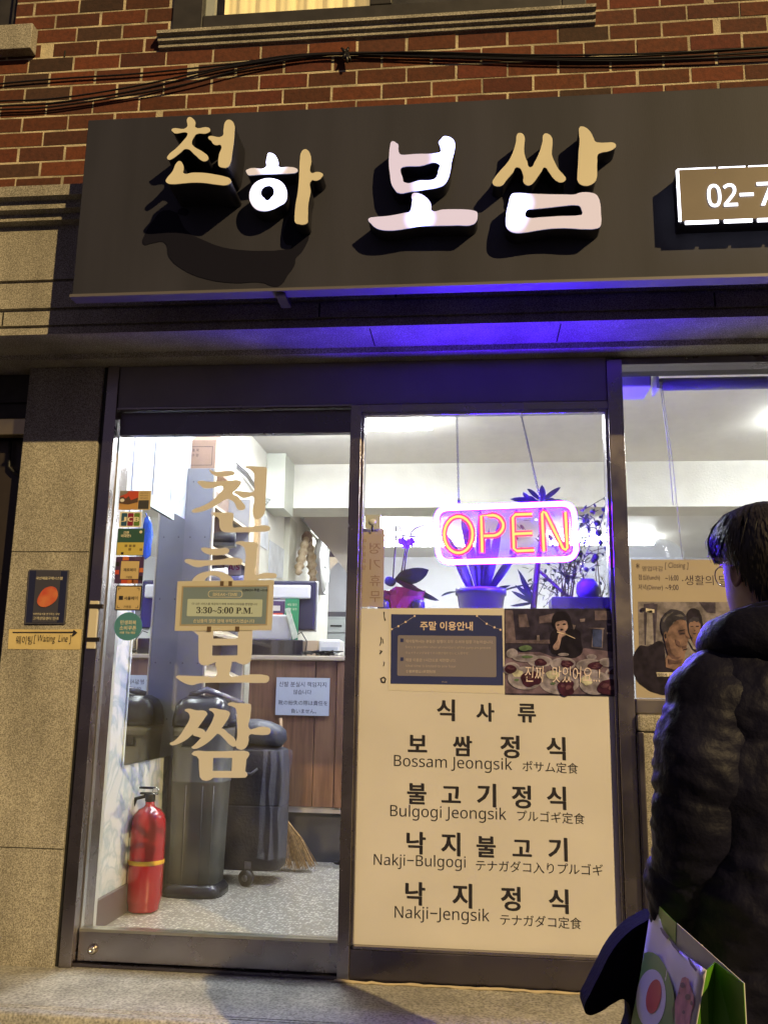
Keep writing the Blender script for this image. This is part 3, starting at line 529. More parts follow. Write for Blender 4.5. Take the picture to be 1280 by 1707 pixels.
for i, m in enumerate((BLU, MAR, GRN)): pl('bar', *s, .09+.285*i, .09, .345+.285*i, .91, m, 1, .004)
x0, x1, z0, z1 = s[1:]; w, h = x1-x0, z1-z0
write('lettering', [tmesh(c, x0+(.1+.285*i)*w, x0+(.325+.285*i)*w, z0+.36*h, YK-.0014, h=.3*h, face=BOLD) for i, c in enumerate('JCB')], mat('sticker_cream', (.75, .68, .5), .5), s[0])
s = sticker('payment_sticker', (195, 881, 240, 926), DGN, 'square sticker, dark green above and yellow below with small icons')
pl('lower_half', *s, .02, .52, .99, .985, YEL); x0, x1, z0, z1 = s[1:]; w, h = x1-x0, z1-z0
panel('dot', [oval(x0+.86*w, z1-.13*h, .055*w, .055*h, 14)], YK-.0008, CREAM, s[0])
write('lettering', [tmesh('간편', x0+.22*w, x0+.42*w, z1-.2*h, YK-.001, off=.02), tmesh('비대면1', x0+.14*w, x0+.5*w, z1-.32*h, YK-.001, off=.02)], CREAM, s[0])
for i, (u, v) in enumerate(((.3, .6), (.46, .6), (.6, .6), (.45, .73), (.86, .74), (.18, .88))): pl('icon', *s, u, v, u+.1, v+.09, mat('icon_brown', (.2, .15, .05), .5) if i < 5 else INK, 2, .001)
s = sticker('checked_sticker', (192, 928, 239, 973), PUR, 'sticker with an orange and purple checked border round a tan square')
for u, v, m in ((.24, 0, ORG), (.24, .86, RED), (.45, .86, ORG), (0, .5, RED), (.86, .42, ORG), (.66, .0, mat('plum', (.09, .05, .13), .5)), (.0, .2, BLACK), (.86, .72, BLACK), (.62, .86, mat('clay', (.3, .1, .05), .5))): pl('check', *s, u, v, u+.14 if v not in (0, .86) else u+.22, v+.14 if v in (0, .86) else v+.16, m, 1)
pl('centre', *s, .2, .17, .84, .83, TAN, 2); x0, x1, z0, z1 = s[1:]; w, h = x1-x0, z1-z0
write('lettering', [tmesh('제로페이', x0+.3*w, x0+.74*w, z0+.46*h, YK-.0022, off=.01), tmesh('가맹점', x0+.4*w, x0+.62*w, z0+.2*h, YK-.0022)], INK, s[0])
s = sticker('tan_sticker', (192, 976, 236, 1018), BLACK, 'tan sticker with a thin black border and a dark badge before its word')
pl('centre', *s, .05, .05, .95, .95, TAN, 1); x0, x1, z0, z1 = s[1:]; w, h = x1-x0, z1-z0; pl('badge', *s, .14, .42, .3, .58, INK, 2, .001)
write('lettering', [tmesh('서울페이', x0+.34*w, x0+.86*w, z0+.43*h, YK-.0014, off=.012), tmesh('가맹점', x0+.34*w, x0+.62*w, z0+.1*h, YK-.0014)], INK, s[0])
for u0, v0, u1, v1 in ((.1, .1, .2, .12), (.1, .1, .12, .2), (.8, .1, .9, .12), (.88, .1, .9, .2), (.1, .88, .2, .9), (.1, .8, .12, .9), (.8, .88, .9, .9), (.88, .8, .9, .9)): pl('corner', *s, u0, v0, u1, v1, INK, 2)
x0, x1, z0, z1 = rect(190, 1021, 237, 1068, YK); t = thing('round_sticker', ((x0+x1)/2, YK, z0), 'round teal sticker, lowest on the door edge, with three lines of writing', 'sticker', 'stickers on the door edge'); w, h = x1-x0, z1-z0
panel('backing', [oval((x0+x1)/2, (z0+z1)/2, w/2, h/2, 40)], YK, TEAL, t)
write('lettering', [tmesh('민생회복', x0+.22*w, x0+.78*w, z0+.58*h, YK-.001, off=.01), tmesh('소비쿠폰', x0+.2*w, x0+.8*w, z0+.38*h, YK-.001, off=.01), tmesh('사용 가능 매장', x0+.22*w, x0+.78*w, z0+.24*h, YK-.001, off=.01)], CREAM, t)
# ---------------------------------------------------------------- on the pilaster and frame
YP = .188
x0, x1, z0, z1 = rect(47, 950, 112, 1040, YP); w, h = x1-x0, z1-z0
PQ = thing('wall_plaque', ((x0+x1)/2, YP, z0), 'navy glossy plaque with a red apple shape on the granite pilaster', 'plaque')
PL = mat('plaque_navy', (.018, .022, .06), .18, coat=.6); c_ = [(at(*p, Y=YP).x, at(*p, Y=YP).z) for p in ((50, 950), (116, 951), (109, 1040), (43, 1040))]
ccx = sum(p[0] for p in c_)/4; ccz = sum(p[1] for p in c_)/4; sc = lambda fx, fz: [((x-ccx)*fx+ccx, (z-ccz)*fz+ccz) for x, z in c_]
panel('rim', [c_], YP-.008, mat('plaque_rim', (.22, .22, .24), .25, .6), PQ, .0095); panel('face', [sc(.95, .965)], YP-.0095, PL, PQ, .0014); panel('field', [sc(.62, .96)], YP-.0102, mat('plaque_grey', (.055, .055, .075), .3, coat=.5), PQ)
a_ = at(79.5, 995, YP-.011); panel('apple', [[(a_.x+.041*math.cos(q)*(1+.06*math.cos(3*q+.8))+.012*math.sin(q), a_.z+.043*math.sin(q)) for q in [2*math.pi*i/36 for i in range(36)]]], YP-.013, mat('apple_red', (.5, .07, .045), .35, col2=(.6, .2, .08), scale=14), PQ, .003)
write('lettering', [ptext('국산재료구매시스템', 60, 104, 966, YP-.0112, off=.006), ptext('속편한음식을 연구하는 식당', 55, 99, 1025, YP-.0112), ptext('고객상담센터 안내', 55, 97, 1033, YP-.0112)], CREAM, PQ)
WS = thing('waiting_line_sign', at(75, 1083, YP), 'yellowish handwritten waiting line strip with an arrow, taped below the plaque', 'sign')
pshape('paper', [[[(15, 1049), (75, 1050), (136, 1049), (134, 1083), (75, 1083), (13, 1082)]]], YP, mat('laminated_paper', (.62, .50, .25), .22, var=.06, scale=12, bump=.25, bscale=14), WS, smooth=False, depth=.002)
write('lettering', [ptext('웨이팅', 26, 53, 1074, YP-.0028, h=.034, off=-.004), ptext('[ Waiting  Line ]', 56, 118, 1073, YP-.0028, h=.036, shear=.1, off=-.008)], INK, WS)
pshape('arrow', [[[(21, 1053.6), (121, 1053.2), (123, 1050), (129, 1055), (121, 1061.5), (120, 1058.5), (122, 1055.2), (21, 1055)]]], YP-.0028, INK, WS, smooth=False)
TG = thing('taped_strip', at(156, 1082, .186), 'small white plastic strip held on the steel frame by two black tapes', 'strip')
x0, x1, z0, z1 = rect(148, 1002, 165, 1082, .186); boxes('body', mat('offwhite_plastic', (.6, .55, .45), .4), TG, (x0, x1-.006, .176, .1898, z0, z1), bevel=.003)
each('tape', mat('tape_black', (.02, .017, .017), .25), TG, *[(x0-.003, x1+.012, .1745, .1899, zz, zz+.018) for zz in (z0+.028, z1-.032)])
# ---------------------------------------------------------------- OPEN sign (glowing tubes on a clear sheet), hung by two chains
YO = .33; ZO = ((590, 680), 2.844)
def op(u, v, d=0): return at(ZO[0][0]+u/ZO[1], ZO[0][1]+v/ZO[1], YO-d)
OS = thing('open_sign', op(715, 595), 'glowing OPEN sign with red tube letters inside a white blue tube border', 'neon sign')
T_BLUE = emat('blue_tube', (.046, .0036, 1.), 430); T_RED = emat('red_tube', (1., .02, .06), 4.); T_CORE = emat('hot_core', (1., .50, .12), 1.9)
cs = [(388, 478), (1040, 452), (1056, 716), (402, 733)]; cs = [Vector((*c, 0)) for c in cs]
def rpath(cs, r, n=7):
    out = []
    for i in range(4):
        c = cs[i]; a = (cs[i-1]-c).normalized(); b = (cs[(i+1) % 4]-c).normalized(); p, q = c+a*r, c+b*r
        for k in range(n+1):
            t = k/n; out.append(p*(1-t)**2+c*2*t*(1-t)+q*t*t)
    return out
B_ = rpath(cs, 62); b = MB(); pts = [op(p.x, p.y) for p in B_]; b.tube(pts+[pts[0], pts[1]], .0112, 10, cap=False); b.build('border_tube', T_BLUE, OS)
N_ = lambda u, v: ((u/7.762+310)*2.844, (v/7.76+120)*2.844)
arc = lambda cx, cy, rx, ry, a, b, n=14, rot=0: [(cx+rx*math.cos(math.radians(a+(b-a)*i/n)), cy+ry*math.sin(math.radians(a+(b-a)*i/n))) for i in range(n+1)]
LT = [[arc(495, 601, 67, 87, 0, 360, 26)],
      [[(608, 686), (603, 512), (650, 509)]+arc(655, 557, 52, 49, -85, 85, 12)+[(615, 607)]],
      [[(845, 503), (765, 506), (752, 520), (757, 665), (772, 679), (855, 675)], [(757, 598), (845, 594)]],
      [[N_(50, 925), N_(27, 440), N_(42, 412), N_(70, 425), N_(300, 890), N_(330, 905), N_(352, 880), N_(328, 412)]]]
for L in LT:
    b = MB(); c = MB()
    for P in L:
        q = [op(*p) for p in P]; b.tube(q, .0122, 10); c.tube([op(*p, d=.0072) for p in P], .0064, 8)
    o = b.build('letter_tube', T_RED, OS); c.build('bright_core', T_CORE, o)
bk = film('clear_backing', (.45, .4, .5), .10, .25)
bb = [(p-Vector((720, 595, 0)))*1.0+Vector((720, 595, 0)) for p in B_]
me = shape2([[(op(p.x, p.y).x, op(p.x, p.y).z) for p in bb]], YO+.015, .003, False); me.name = 'backing_sheet'; link('backing_sheet', me, bk, OS)
bl = [(720+(p.x-720)*1.022, 595+(p.y-595)*1.055) for p in B_]; bi = [(720+(p.x-720)*.958, 595+(p.y-595)*.895) for p in B_]
me = shape2([[(op(*p).x, op(*p).z) for p in bl], [(op(*p).x, op(*p).z) for p in bi]], YO+.0125, .006, False); me.name = 'edge_frame'; link('edge_frame', me, mat('sign_edge', (.05, .05, .09), .5), OS)
for p0, p1 in (((497, 450), (486, -25)), ((882, 362), (780, -25))):
    b = MB(); A = op(*p0) if p0[1] > 400 else op(888, 455); E = at(ZO[0][0]+p1[0]/ZO[1], ZO[0][1]+p1[1]/ZO[1], YO); n = 46
    b.tube([A, A+(E-A)*.03], .006, 6)
    for i in range(n):
        c = A+(E-A)*(i+.5)/n; d = (E-A)/n*.62; s = Vector((1, 0, 0)) if i % 2 else Vector((0, 1, 0)); 
        ring = [c+d*math.cos(a)+s*.0042*math.sin(a) for a in [2*math.pi*k/8 for k in range(8)]]; b.tube(ring+ring[:2], .0016, 4, cap=False)
    b.build('chain', mat('chain_steel', (.05, .05, .055), .5, .3), OS)
# ---------------------------------------------------------------- menu board behind the frame
YM = .2265
MN = thing('menu_board', (0.04, YM, .437), 'tall cream menu sheet with black Korean, English and Japanese dish names', 'menu')
MC = mat('menu_cream', (.66, .635, .65), .42, var=.05, scale=2.2, bump=.12, bscale=5)
boxes('sheet', MC, MN, (-.4535, .5305, YM, YM+.004, .437, 1.694))
k = YM-.0006; ln = []
def spread(chars, xs, base0, base1, size, off=.014):
    for c, x in zip(chars, xs):
        w = size; t = (x-xs[0])/max(1, xs[-1]-xs[0]); ln.extend(ptext(c, x+dx, x+w+dx, base0+(base1-base0)*t+dz, k-.00012*q, off=off) for q, (dx, dz) in enumerate(((0, 0), (.7, .3), (-.7, -.3))))
zc_ = lambda u: 560+u/2.56
zr_ = lambda v: 1150+v/2.56
spread('식사류', [zc_(432), zc_(600), zc_(778)], zr_(124), zr_(131), 29)
spread('보쌈정식', [zc_(308), zc_(500), zc_(703), zc_(900)], zr_(268), zr_(290), 31)
spread('불고기정식', [zc_(305), zc_(452), zc_(603), zc_(752), zc_(902)], zr_(480), zr_(502), 31)
spread('낙지불고기', [zc_(302), zc_(450), zc_(601), zc_(755), zc_(908)], zr_(692), zr_(722), 31)
spread('낙지정식', [zc_(297), zc_(498), zc_(705), zc_(910)], zr_(910), zr_(945), 32)
for s, a, e, b0, b1 in (('Bossam Jeongsik', 247, 752, 326, 343), ('Bulgogi Jeongsik', 231, 727, 540, 556), ('Nakji-Bulgogi', 161, 553, 748, 760), ('Nakji-Jengsik', 250, 655, 974, 990)): ln.append(ptext(s.replace('-', '−'), zc_(a), zc_(e), zr_(b0), k, rb=zr_(b1), face=SANS))
for s, a, e, b0, b1 in (('ポサム定食', 796, 1034, 345, 356), ('プルゴギ定食', 773, 1062, 557, 572), ('テナガダコ入りプルゴギ', 597, 1140, 770, 792), ('テナガダコ定食', 701, 1048, 1002, 1020)): ln.append(ptext(s, zc_(a), zc_(e), zr_(b0), k, rb=zr_(b1), off=.004))
write('lettering', ln, INK, MN)
pshape('pen_marks', [[[(639,1020),(641,1020),(641,1028),(643,1034),(641,1036),(640,1030)]], [[(634,1062),(635.5,1062),(636,1070),(634,1077),(633,1076),(634.6,1069)]], [[(637,1064),(638.5,1066),(639.5,1073),(638.4,1073)]], [[(633,1084),(638,1085.5),(634,1091),(632,1090),(635,1086)]], [[(640,1103),(641.4,1105),(640,1111),(638.6,1110.6),(640,1106)]], [[(634,1131),(640,1128),(644,1132),(642,1139),(636,1138)], [(636,1132),(640,1130),(642,1133),(640,1137),(637,1136)]]], k, INK, MN, smooth=False)
# weekend notice on top of the menu
YN = .2255
NT = thing('weekend_notice', at(745, 1155, YN), 'landscape navy notice with a pale field and string lights, taped on the menu', 'notice')
PAP = mat('white_paper', (.66, .62, .58), .5, var=.03, scale=6); NAV = mat('notice_navy', (.035, .045, .16), .35, var=.1, scale=4)
pt4 = lambda L, Y: [(at(*p, Y=Y).x, at(*p, Y=Y).z) for p in L]
panel('paper', [pt4([(648, 1014), (840, 1014), (841, 1157), (647, 1151)], YN)], YN, PAP, NT)
panel('print', [pt4([(652, 1024), (837, 1026), (839, 1143), (651, 1140)], YN)], YN-.0007, NAV, NT)
panel('field', [rr(*rect(662.5, 1060, 827, 1128, YN), .006)], YN-.0013, mat('notice_field', (.22, .2, .25), .4), NT)
PK = mat('notice_pink', (.72, .58, .5), .5); PK2 = mat('notice_pale', (.5, .44, .46), .5)
write('lettering', [ptext('주말 이용안내', 700, 788, 1049, YN-.0014, off=.022)], PK, NT)
write('lettering', [ptext('웨이팅하시는 분들은 일행이 모두 오셔야 입장 가능하십니다.', 676, 822, 1071.3, YN-.0022, off=.012), ptext('Entry is possible when all members of the party are present', 676, 818, 1080.5, YN-.0022, face=SANS), ptext('ウェイティングは全ての人数が揃わないと入場不可', 676, 780, 1090, YN-.0022), ptext('매장 이용은 1시간으로 제한합니다.', 676, 760, 1102.5, YN-.0022, off=.012), ptext('Meal time is limited to one hour', 676, 760, 1112, YN-.0022, face=SANS), ptext('食事時間は1時間制限', 676, 726, 1121.5, YN-.0022, off=.01), ptext('천하보쌈', 736, 745, 1138, YN-.0016)], PK2, NT)
panel('bullet', [rr(*rect(667.5, 1064.5, 672.5, 1070.5, YN), .001)], YN-.0022, NAV, NT); panel('bullet', [rr(*rect(667.5, 1096, 672.5, 1102, YN), .001)], YN-.0022, NAV, NT)
bu = []; wi = MB()
for L in ([(653, 1049), (664, 1044), (676, 1037), (691, 1027)], [(795, 1027), (811, 1040), (824, 1046), (834, 1050)]):
    wi.tube([at(*p, Y=YN-.0012) for p in L], .0007, 4)
    for p in L[0:]: q = at(*p, Y=YN-.0018); bu.append(shape2([oval(q.x, q.z, .0042, .0042, 10)], YN-.0018, .0006, False))
wi.build('light_string', PK2, NT); write('light_bulbs', bu, PK, NT)
# food photo poster
YF2 = .2252; PO = thing('food_photo', at(936, 1162, YF2), 'photo poster of a woman eating behind many plates of red meat', 'poster'); zf = ((830, 1010), 6.095)
def flat(nm, loops, m, kk, t=PO, Y=YF2, z=zf, sm=True): return pshape(nm, [[L] for L in loops], Y-.0007*kk, m, t, *z, depth=.0004, smooth=sm)
pc = lambda n, c: mat('photo_'+n, c, .28, var=.4, scale=32)
flat('print', [[(65, 28), (1228, 28), (1235, 925), (72, 905)]], pc('dark_room', (.035, .03, .06)), 0, sm=False)
flat('picture', [[(70, 40), (150, 45), (180, 350), (75, 370)], [(205, 90), (290, 85), (320, 215), (215, 218)], [(415, 110), (570, 75), (560, 165), (420, 180)], [(980, 50), (1150, 50), (1160, 140), (985, 150)], [(75, 350), (525, 345), (528, 385), (75, 380)]], pc('room_grey', (.14, .11, .15)), 1, sm=False)
flat('picture', [[(72, 480), (420, 470), (560, 520), (830, 500), (870, 430), (1180, 470), (1230, 480), (1235, 900), (74, 890)]], pc('table', (.15, .11, .17)), 1, sm=False)
flat('picture', [[(915, 225), (1080, 225), (1080, 240), (960, 250), (950, 420), (1060, 430), (1070, 240)], [(1110, 180), (1200, 185), (1200, 200), (1112, 200)], [(1105, 270), (1200, 275), (1200, 290), (1105, 288)], [(395, 300), (420, 300), (425, 355), (392, 355)], [(1190, 300), (1225, 300), (1225, 470), (1170, 455)]], pc('shelf', (.24, .2, .25)), 2, sm=False)
flat('picture', [[(960, 240), (1060, 245), (1055, 425), (960, 415)]], pc('blue_bin', (.05, .07, .2)), 3, sm=False)
flat('picture', [[(540, 470), (530, 330), (560, 250), (640, 230), (740, 235), (830, 260), (845, 350), (838, 500), (600, 500)], [(555, 200), (550, 120), (590, 70), (650, 60), (710, 80), (740, 150), (735, 240), (700, 260), (590, 250)]], pc('black', (.012, .01, .018)), 3)
SKN = pc('skin', (.34, .24, .26))
flat('picture', [[(588, 170), (620, 158), (690, 155), (708, 190), (700, 240), (660, 270), (615, 262), (592, 230)], [(560, 430), (600, 350), (615, 290), (650, 250), (680, 265), (690, 295), (650, 320), (635, 370), (600, 450)]], SKN, 4)
flat('picture', [[(598, 196), (625, 190), (625, 196), (600, 202)], [(655, 186), (690, 184), (688, 191), (656, 192)], [(632, 240), (662, 238), (660, 247), (634, 248)]], pc('black', (.01, .01, .01)), 5)
flat('picture', [[(600, 262), (690, 285), (785, 330), (782, 335), (690, 296), (598, 270)]], pc('chopstick', (.6, .5, .45)), 5, sm=False)
flat('picture', [[(755, 190), (790, 200), (770, 250)], [(830, 135), (885, 130), (880, 160), (835, 165)]], pc('shelf', (.2, .2, .2)), 3, sm=False)
PLT = pc('plate', (.30, .28, .38)); MEAT = pc('meat', (.05, .014, .035)); MEAT2 = pc('meat_light', (.11, .05, .08))
plates = [(428, 565, 125, 58), (660, 590, 130, 65), (930, 605, 138, 65), (1180, 690, 90, 65), (140, 640, 85, 65), (280, 735, 180, 118), (625, 775, 205, 125), (985, 785, 160, 120), (1110, 575, 95, 45), (950, 520, 52, 26), (665, 495, 55, 16), (280, 530, 130, 40)]
for i, (u, v, a, c) in enumerate(plates):
    flat('plate', [el(u, v, a, c)], PLT, 4+i % 3); flat('plate', [el(u, v-.04*c, a*.82, c*.78)], pc('plate_well', (.24, .22, .30)), 4.4+i % 3)
rb = random.Random(11)
def blob(u, v, a, c): return [(u+a*rb.uniform(.75, 1.1)*math.cos(q), v+c*rb.uniform(.75, 1.1)*math.sin(q)) for q in [2*math.pi*i/11 for i in range(11)]]
for i, (u, v, a, c) in enumerate([(430, 575, 72, 36), (700, 590, 78, 40), (985, 610, 80, 50), (1180, 675, 60, 32), (130, 645, 60, 45), (330, 745, 105, 80), (690, 830, 95, 90), (1120, 830, 125, 90)]):
    flat('meat', [blob(u, v, a, c)], MEAT, 7.2+.1*i)
    flat('meat', [blob(u+rb.uniform(-.4, .4)*a, v+rb.uniform(-.5, .5)*c, a*.28, c*.18) for _ in range(4)], MEAT2, 7.9+.1*i)
flat('greens', [blob(190, 755, 25, 14), blob(560, 790, 28, 12), blob(300, 520, 60, 14), blob(280, 430, 70, 30)], pc('greens', (.10, .16, .1)), 7.3)
flat('greens', [blob(560, 700, 80, 45), blob(200, 690, 60, 40), blob(900, 760, 60, 50)], pc('onion', (.5, .5, .44)), 7.0)
flat('cup', [[(95, 455), (190, 452), (190, 515), (170, 525), (110, 525), (93, 515)]], PLT, 5)
fa = lambda u, v: (830+u/6.095, 1010+v/6.095)
write('lettering', [ptext('진짜  맛있어요..!', fa(275, 0)[0], fa(1040, 0)[0], fa(0, 775)[1], YF2-.0068, h=.062, off=-.004, shear=.1)], mat('caption', (.78, .66, .68), .6), PO)
# hanging strip with a hook, seen from its back
YH = .262; PQ2 = thing('closed_day_strip', at(618, 1010, YH), 'narrow pinkish card hanging from a suction hook inside the window', 'card')
panel('card', [rr(*rect(603, 881, 640, 1012, YH), .003)], YH, mat('pink_card', (.5, .4, .36), .6), PQ2, .003)
fnt = mat('faint_brown', (.32, .2, .16), .7); ms = []
for i, c in enumerate('정기휴무'): ms.append(ptext(c, 616, 634, 923+27*i, YH-.0006, h=.045, mirror=True))
for i, c in enumerate('매주월요일'): ms.append(ptext(c, 604, 610, 905+11*i, YH-.0006, mirror=True))
write('lettering', ms, fnt, PQ2)
panel('hook_base', [rr(*rect(609, 858, 634, 882, .25), .002)], .249, mat('pale_plastic', (.6, .62, .62), .4), PQ2, .003)
c = at(621, 870, .246); b = MB(); b.rings([[(c.x+r*math.cos(a), .2485-d, c.z+r*.8*math.sin(a)) for a in [2*math.pi*k/20 for k in range(20)]] for r, d in ((.017, 0), (.015, .003), (.006, .005), (.003, .006))]); b.build('suction_cup', mat('clear_white', (.8, .82, .85), .2), PQ2)
b = MB(); b.tube([at(621, 876, .246), at(621, 880, .246), at(620, 886, .252)], .003, 6); b.build('hook', BLACK, PQ2)
# closing time board with a photo, right window
YR = .2335; CBD = thing('closing_time_board', at(1160, 1165, YR), 'tan board with handwritten closing times above a photo of two people', 'notice')
BEI = mat('tan_board', (.44, .38, .32), .6, var=.03, scale=4)
x0, x1, z0, z1 = rect(1057, 933, 1300, 1165, YR); panel('board', [[(.617, 1.359), (1.16, 1.359), (1.16, z1), (.617, z1)]], YR, BEI, CBD, .002)
ms = [ptext('*', 1060, 1066, 948, YR-.0004, h=.022, off=.01), ptext('영업마감', 1070, 1105, 951.5, YR-.0004, off=-.002), ptext('[ Closing ]', 1108, 1148, 949.5, YR-.0004, h=.028, shear=.15, off=-.004), ptext('점심(lunch)', 1064, 1100, 968.5, YR-.0004, h=.026, off=.004), ptext('~16:00', 1109, 1131, 968, YR-.0004, h=.022, off=.004), ptext('저녁(Dinner)', 1064, 1105, 985, YR-.0004, h=.026, off=.004), ptext('~9:00', 1109, 1131, 984, YR-.0004, h=.022, off=.004)]
write('lettering', ms+[ptext('·생활의 달인', 1137, 1230, 974, YR-.0004, off=-.002)], mat('pen_purple', (.03, .015, .05), .7), CBD)
zq = ((1080, 1000), 5.69); fl = lambda nm, L, m, kk, sm=True: flat(nm, L, m, kk, CBD, YR, zq, sm)
fl('print', [[(-95, 18), (980, 22), (980, 810), (-78, 795)]], pc('tv_grey', (.22, .20, .24)), 1, False)
fl('picture', [[(-40, 40), (60, 30), (75, 430), (-30, 430)], [(480, 20), (640, 25), (640, 130), (560, 120)], [(60, 40), (90, 40), (70, 420), (62, 420)]], pc('tv_dark', (.07, .06, .1)), 2, False)
fl('picture', [[(-10, 110), (40, 100), (55, 420), (-20, 430)]], pc('tv_paper', (.30, .28, .32)), 3, False)
fl('picture', [[(-85, 440), (0, 440), (130, 395), (160, 480), (180, 600), (330, 640), (420, 560), (470, 640), (470, 795), (-78, 795)], [(370, 130), (420, 80), (480, 110), (515, 200), (520, 440), (470, 500), (400, 400), (380, 250)]], pc('tv_black', (.02, .016, .03)), 4)
MS, MS2, MH = pc('tv_skin', (.21, .135, .125)), pc('tv_skin_shade', (.115, .07, .075)), pc('tv_hair', (.04, .038, .06))
fp = lambda L, m, kk: fl('picture', L, m, kk, False)
fp([[(378, 300), (372, 240), (376, 170), (400, 106), (440, 80), (485, 98), (510, 160), (520, 260), (522, 440), (502, 475), (470, 420), (420, 400), (392, 360)]], MH, 4.5)
fp([[(386, 225), (420, 198), (470, 194), (497, 222), (500, 262), (494, 305), (472, 345), (442, 364), (412, 352), (392, 312)], [(420, 350), (465, 350), (480, 400), (450, 450), (420, 400)]], MS, 5)
fp([[(386, 235), (392, 190), (430, 160), (480, 170), (500, 235), (480, 205), (460, 212), (440, 200), (420, 212), (400, 208)]], MH, 5.6)
fp([[(403, 252), (430, 248), (432, 256), (405, 259)], [(456, 247), (484, 247), (483, 256), (457, 256)], [(428, 318), (456, 317), (450, 326), (432, 326)], [(438, 285), (452, 292), (440, 297)]], pc('tv_black', (.02, .016, .03)), 6.2)
fp([[(190, 520), (165, 560), (170, 640), (250, 665), (330, 640), (345, 560), (352, 500)], [(150, 305), (190, 280), (225, 238), (280, 188), (352, 190), (367, 232), (373, 275), (377, 308), (396, 350), (393, 366), (379, 371), (381, 394), (371, 407), (376, 423), (366, 440), (368, 470), (352, 506), (318, 541), (280, 566), (230, 560), (190, 520), (170, 450), (156, 380)]], MS, 6.6)
fp([[(160, 385), (188, 360), (205, 430), (222, 500), (262, 540), (318, 541), (280, 566), (230, 560), (190, 520), (170, 450)], [(352, 332), (392, 362), (376, 370), (356, 358)], [(286, 300), (352, 296), (356, 330), (300, 338)], [(318, 440), (366, 430), (362, 456), (326, 462)], [(255, 370), (300, 400), (310, 450), (268, 430)], [(190, 560), (260, 580), (330, 560), (320, 600), (200, 610)]], MS2, 7.4)
fp([[(128, 292), (121, 230), (134, 170), (170, 120), (215, 88), (262, 92), (320, 110), (352, 140), (373, 182), (352, 198), (320, 184), (280, 192), (242, 206), (226, 240), (205, 262), (190, 300), (174, 330), (160, 300), (150, 342), (138, 320)]], MH, 8.2)
fp([[(140, 200), (180, 140), (240, 110), (230, 130), (180, 165), (150, 215)], [(250, 150), (310, 135), (345, 160), (300, 160)]], pc('tv_hair_grey', (.12, .115, .14)), 8.9)
fp([[(150, 312), (172, 300), (186, 330), (181, 380), (166, 402), (152, 372)]], MS, 9.0)
fp([[(304, 318), (346, 312), (350, 321), (308, 328)], [(288, 292), (350, 281), (353, 288), (290, 300)], [(334, 470), (372, 462), (374, 470), (340, 480)], [(158, 330), (172, 320), (174, 360), (164, 372)]], pc('tv_black', (.02, .016, .03)), 9.6)
fp([[(262, 660), (300, 636), (345, 625), (352, 650), (330, 680), (282, 700)]], MS, 7)
fl('picture', [[(380, 380), (400, 370), (460, 470), (430, 470)], [(470, 360), (490, 370), (530, 450), (510, 450)]], pc('tv_paper', (.30, .28, .32)), 7, False)
fl('picture', [[(80, 688), (400, 690), (400, 730), (88, 730)]], pc('tv_caption', (.6, .56, .5)), 7, False)
write('lettering', [ptext('맛있게 드시면 됩니다', 1096, 1150, 1127.5, YR-.0066)], INK, CBD)
fl('picture', [[(-70, 90), (-50, 75), (-25, 85), (-30, 105), (-60, 110)]], pc('tv_black', (.02, .016, .03)), 8); fl('picture', [[(-20, 80), (85, 95), (85, 128), (-20, 118)]], pc('tv_caption', (.6, .56, .5)), 3, False)
# ---------------------------------------------------------------- the room behind the glass
ZF, ZCE, XL, YBK = .34, 3.2, -1.63, 8.8
fl_ = MB(); fl_.box(XL-.05, 6.5, .40, YBK, .2, ZF); tag(fl_.build('floor', TERR), kind='structure')
tag(boxes('threshold', GRL, None, (-1.62, -.46, .285, .3995, .3, .338)), kind='structure')
CEIL = mat('ceiling_plaster', (.80, .77, .71), .5, var=.02, scale=14, bump=.2, bscale=26)
tag(boxes('ceiling', CEIL, None, (XL-.05, 6.5, .405, YBK, ZCE, ZCE+.1)), kind='structure')
WALLP = mat('wall_paper', (.70, .68, .60), .55, var=.03, scale=9, bump=.2, bscale=60)
tag(boxes('wall', MARBLE, None, (XL-.1, XL, .40, 1.50, ZF, ZCE)), kind='structure')
tag(boxes('wall', WALLP, None, (XL-.1, XL, 1.501, 6.45, ZF, ZCE)), kind='structure')
tag(boxes('wall', mat('far_wall', (.62, .62, .66), .6, var=.04, scale=2), None, (-4, 6.5, YBK, YBK+.1, .2, ZCE), (6.4, 6.5, .41, YBK, .2, ZCE), (-4, -3.9, 6.5, YBK, .2, ZCE), (-3.9, XL-.1, 6.40, 6.5, .2, ZCE)), kind='structure')
tag(boxes('beam', WALLP, None, (XL, 6.4, 3.67, 4.05, 2.83, ZCE-.001)), kind='structure')
boxes_ = boxes('wall_trim', mat('trim_dark', (.12, .11, .13), .5), None, (-3.8, 6.39, YBK-.03, YBK-.001, 2.36, 2.43), (-3.8, 6.39, YBK-.03, YBK-.001, 2.24, 2.27)); tag(boxes_, kind='structure')
sk = MB(); sk.prism([(XL+.001, .40, ZF+.001), (XL+.02, .40, ZF+.001), (XL+.02, .40, ZF+.125), (XL+.001, .40, ZF+.125)], (0, 1.05, 0)); tag(sk.build('skirting', mat('skirting_brown', (.11, .085, .085), .4)), kind='structure')
tag(boxes('wall_joint', mat('joint_grey', (.12, .12, .14), .6), None, (XL+.0005, XL+.0025, .925, .937, 2.28, ZCE), (XL+.0005, XL+.0025, .655, .658, 2.0, ZCE), (XL+.0005, XL+.0015, 1.20, 1.205, 2.3, 2.75)), kind='structure')
tag(boxes('door_jamb', mat('jamb_white', (.62, .64, .66), .35, .3), None, (XL+.001, -1.533, .371, .3995, .34, 2.737)), kind='structure')
tag(boxes('window_bench', WALLP, None, (-.46, .545, .30, .62, ZF, 1.68), (.546, 3.4, .421, .62, ZF, 1.34)), kind='structure')
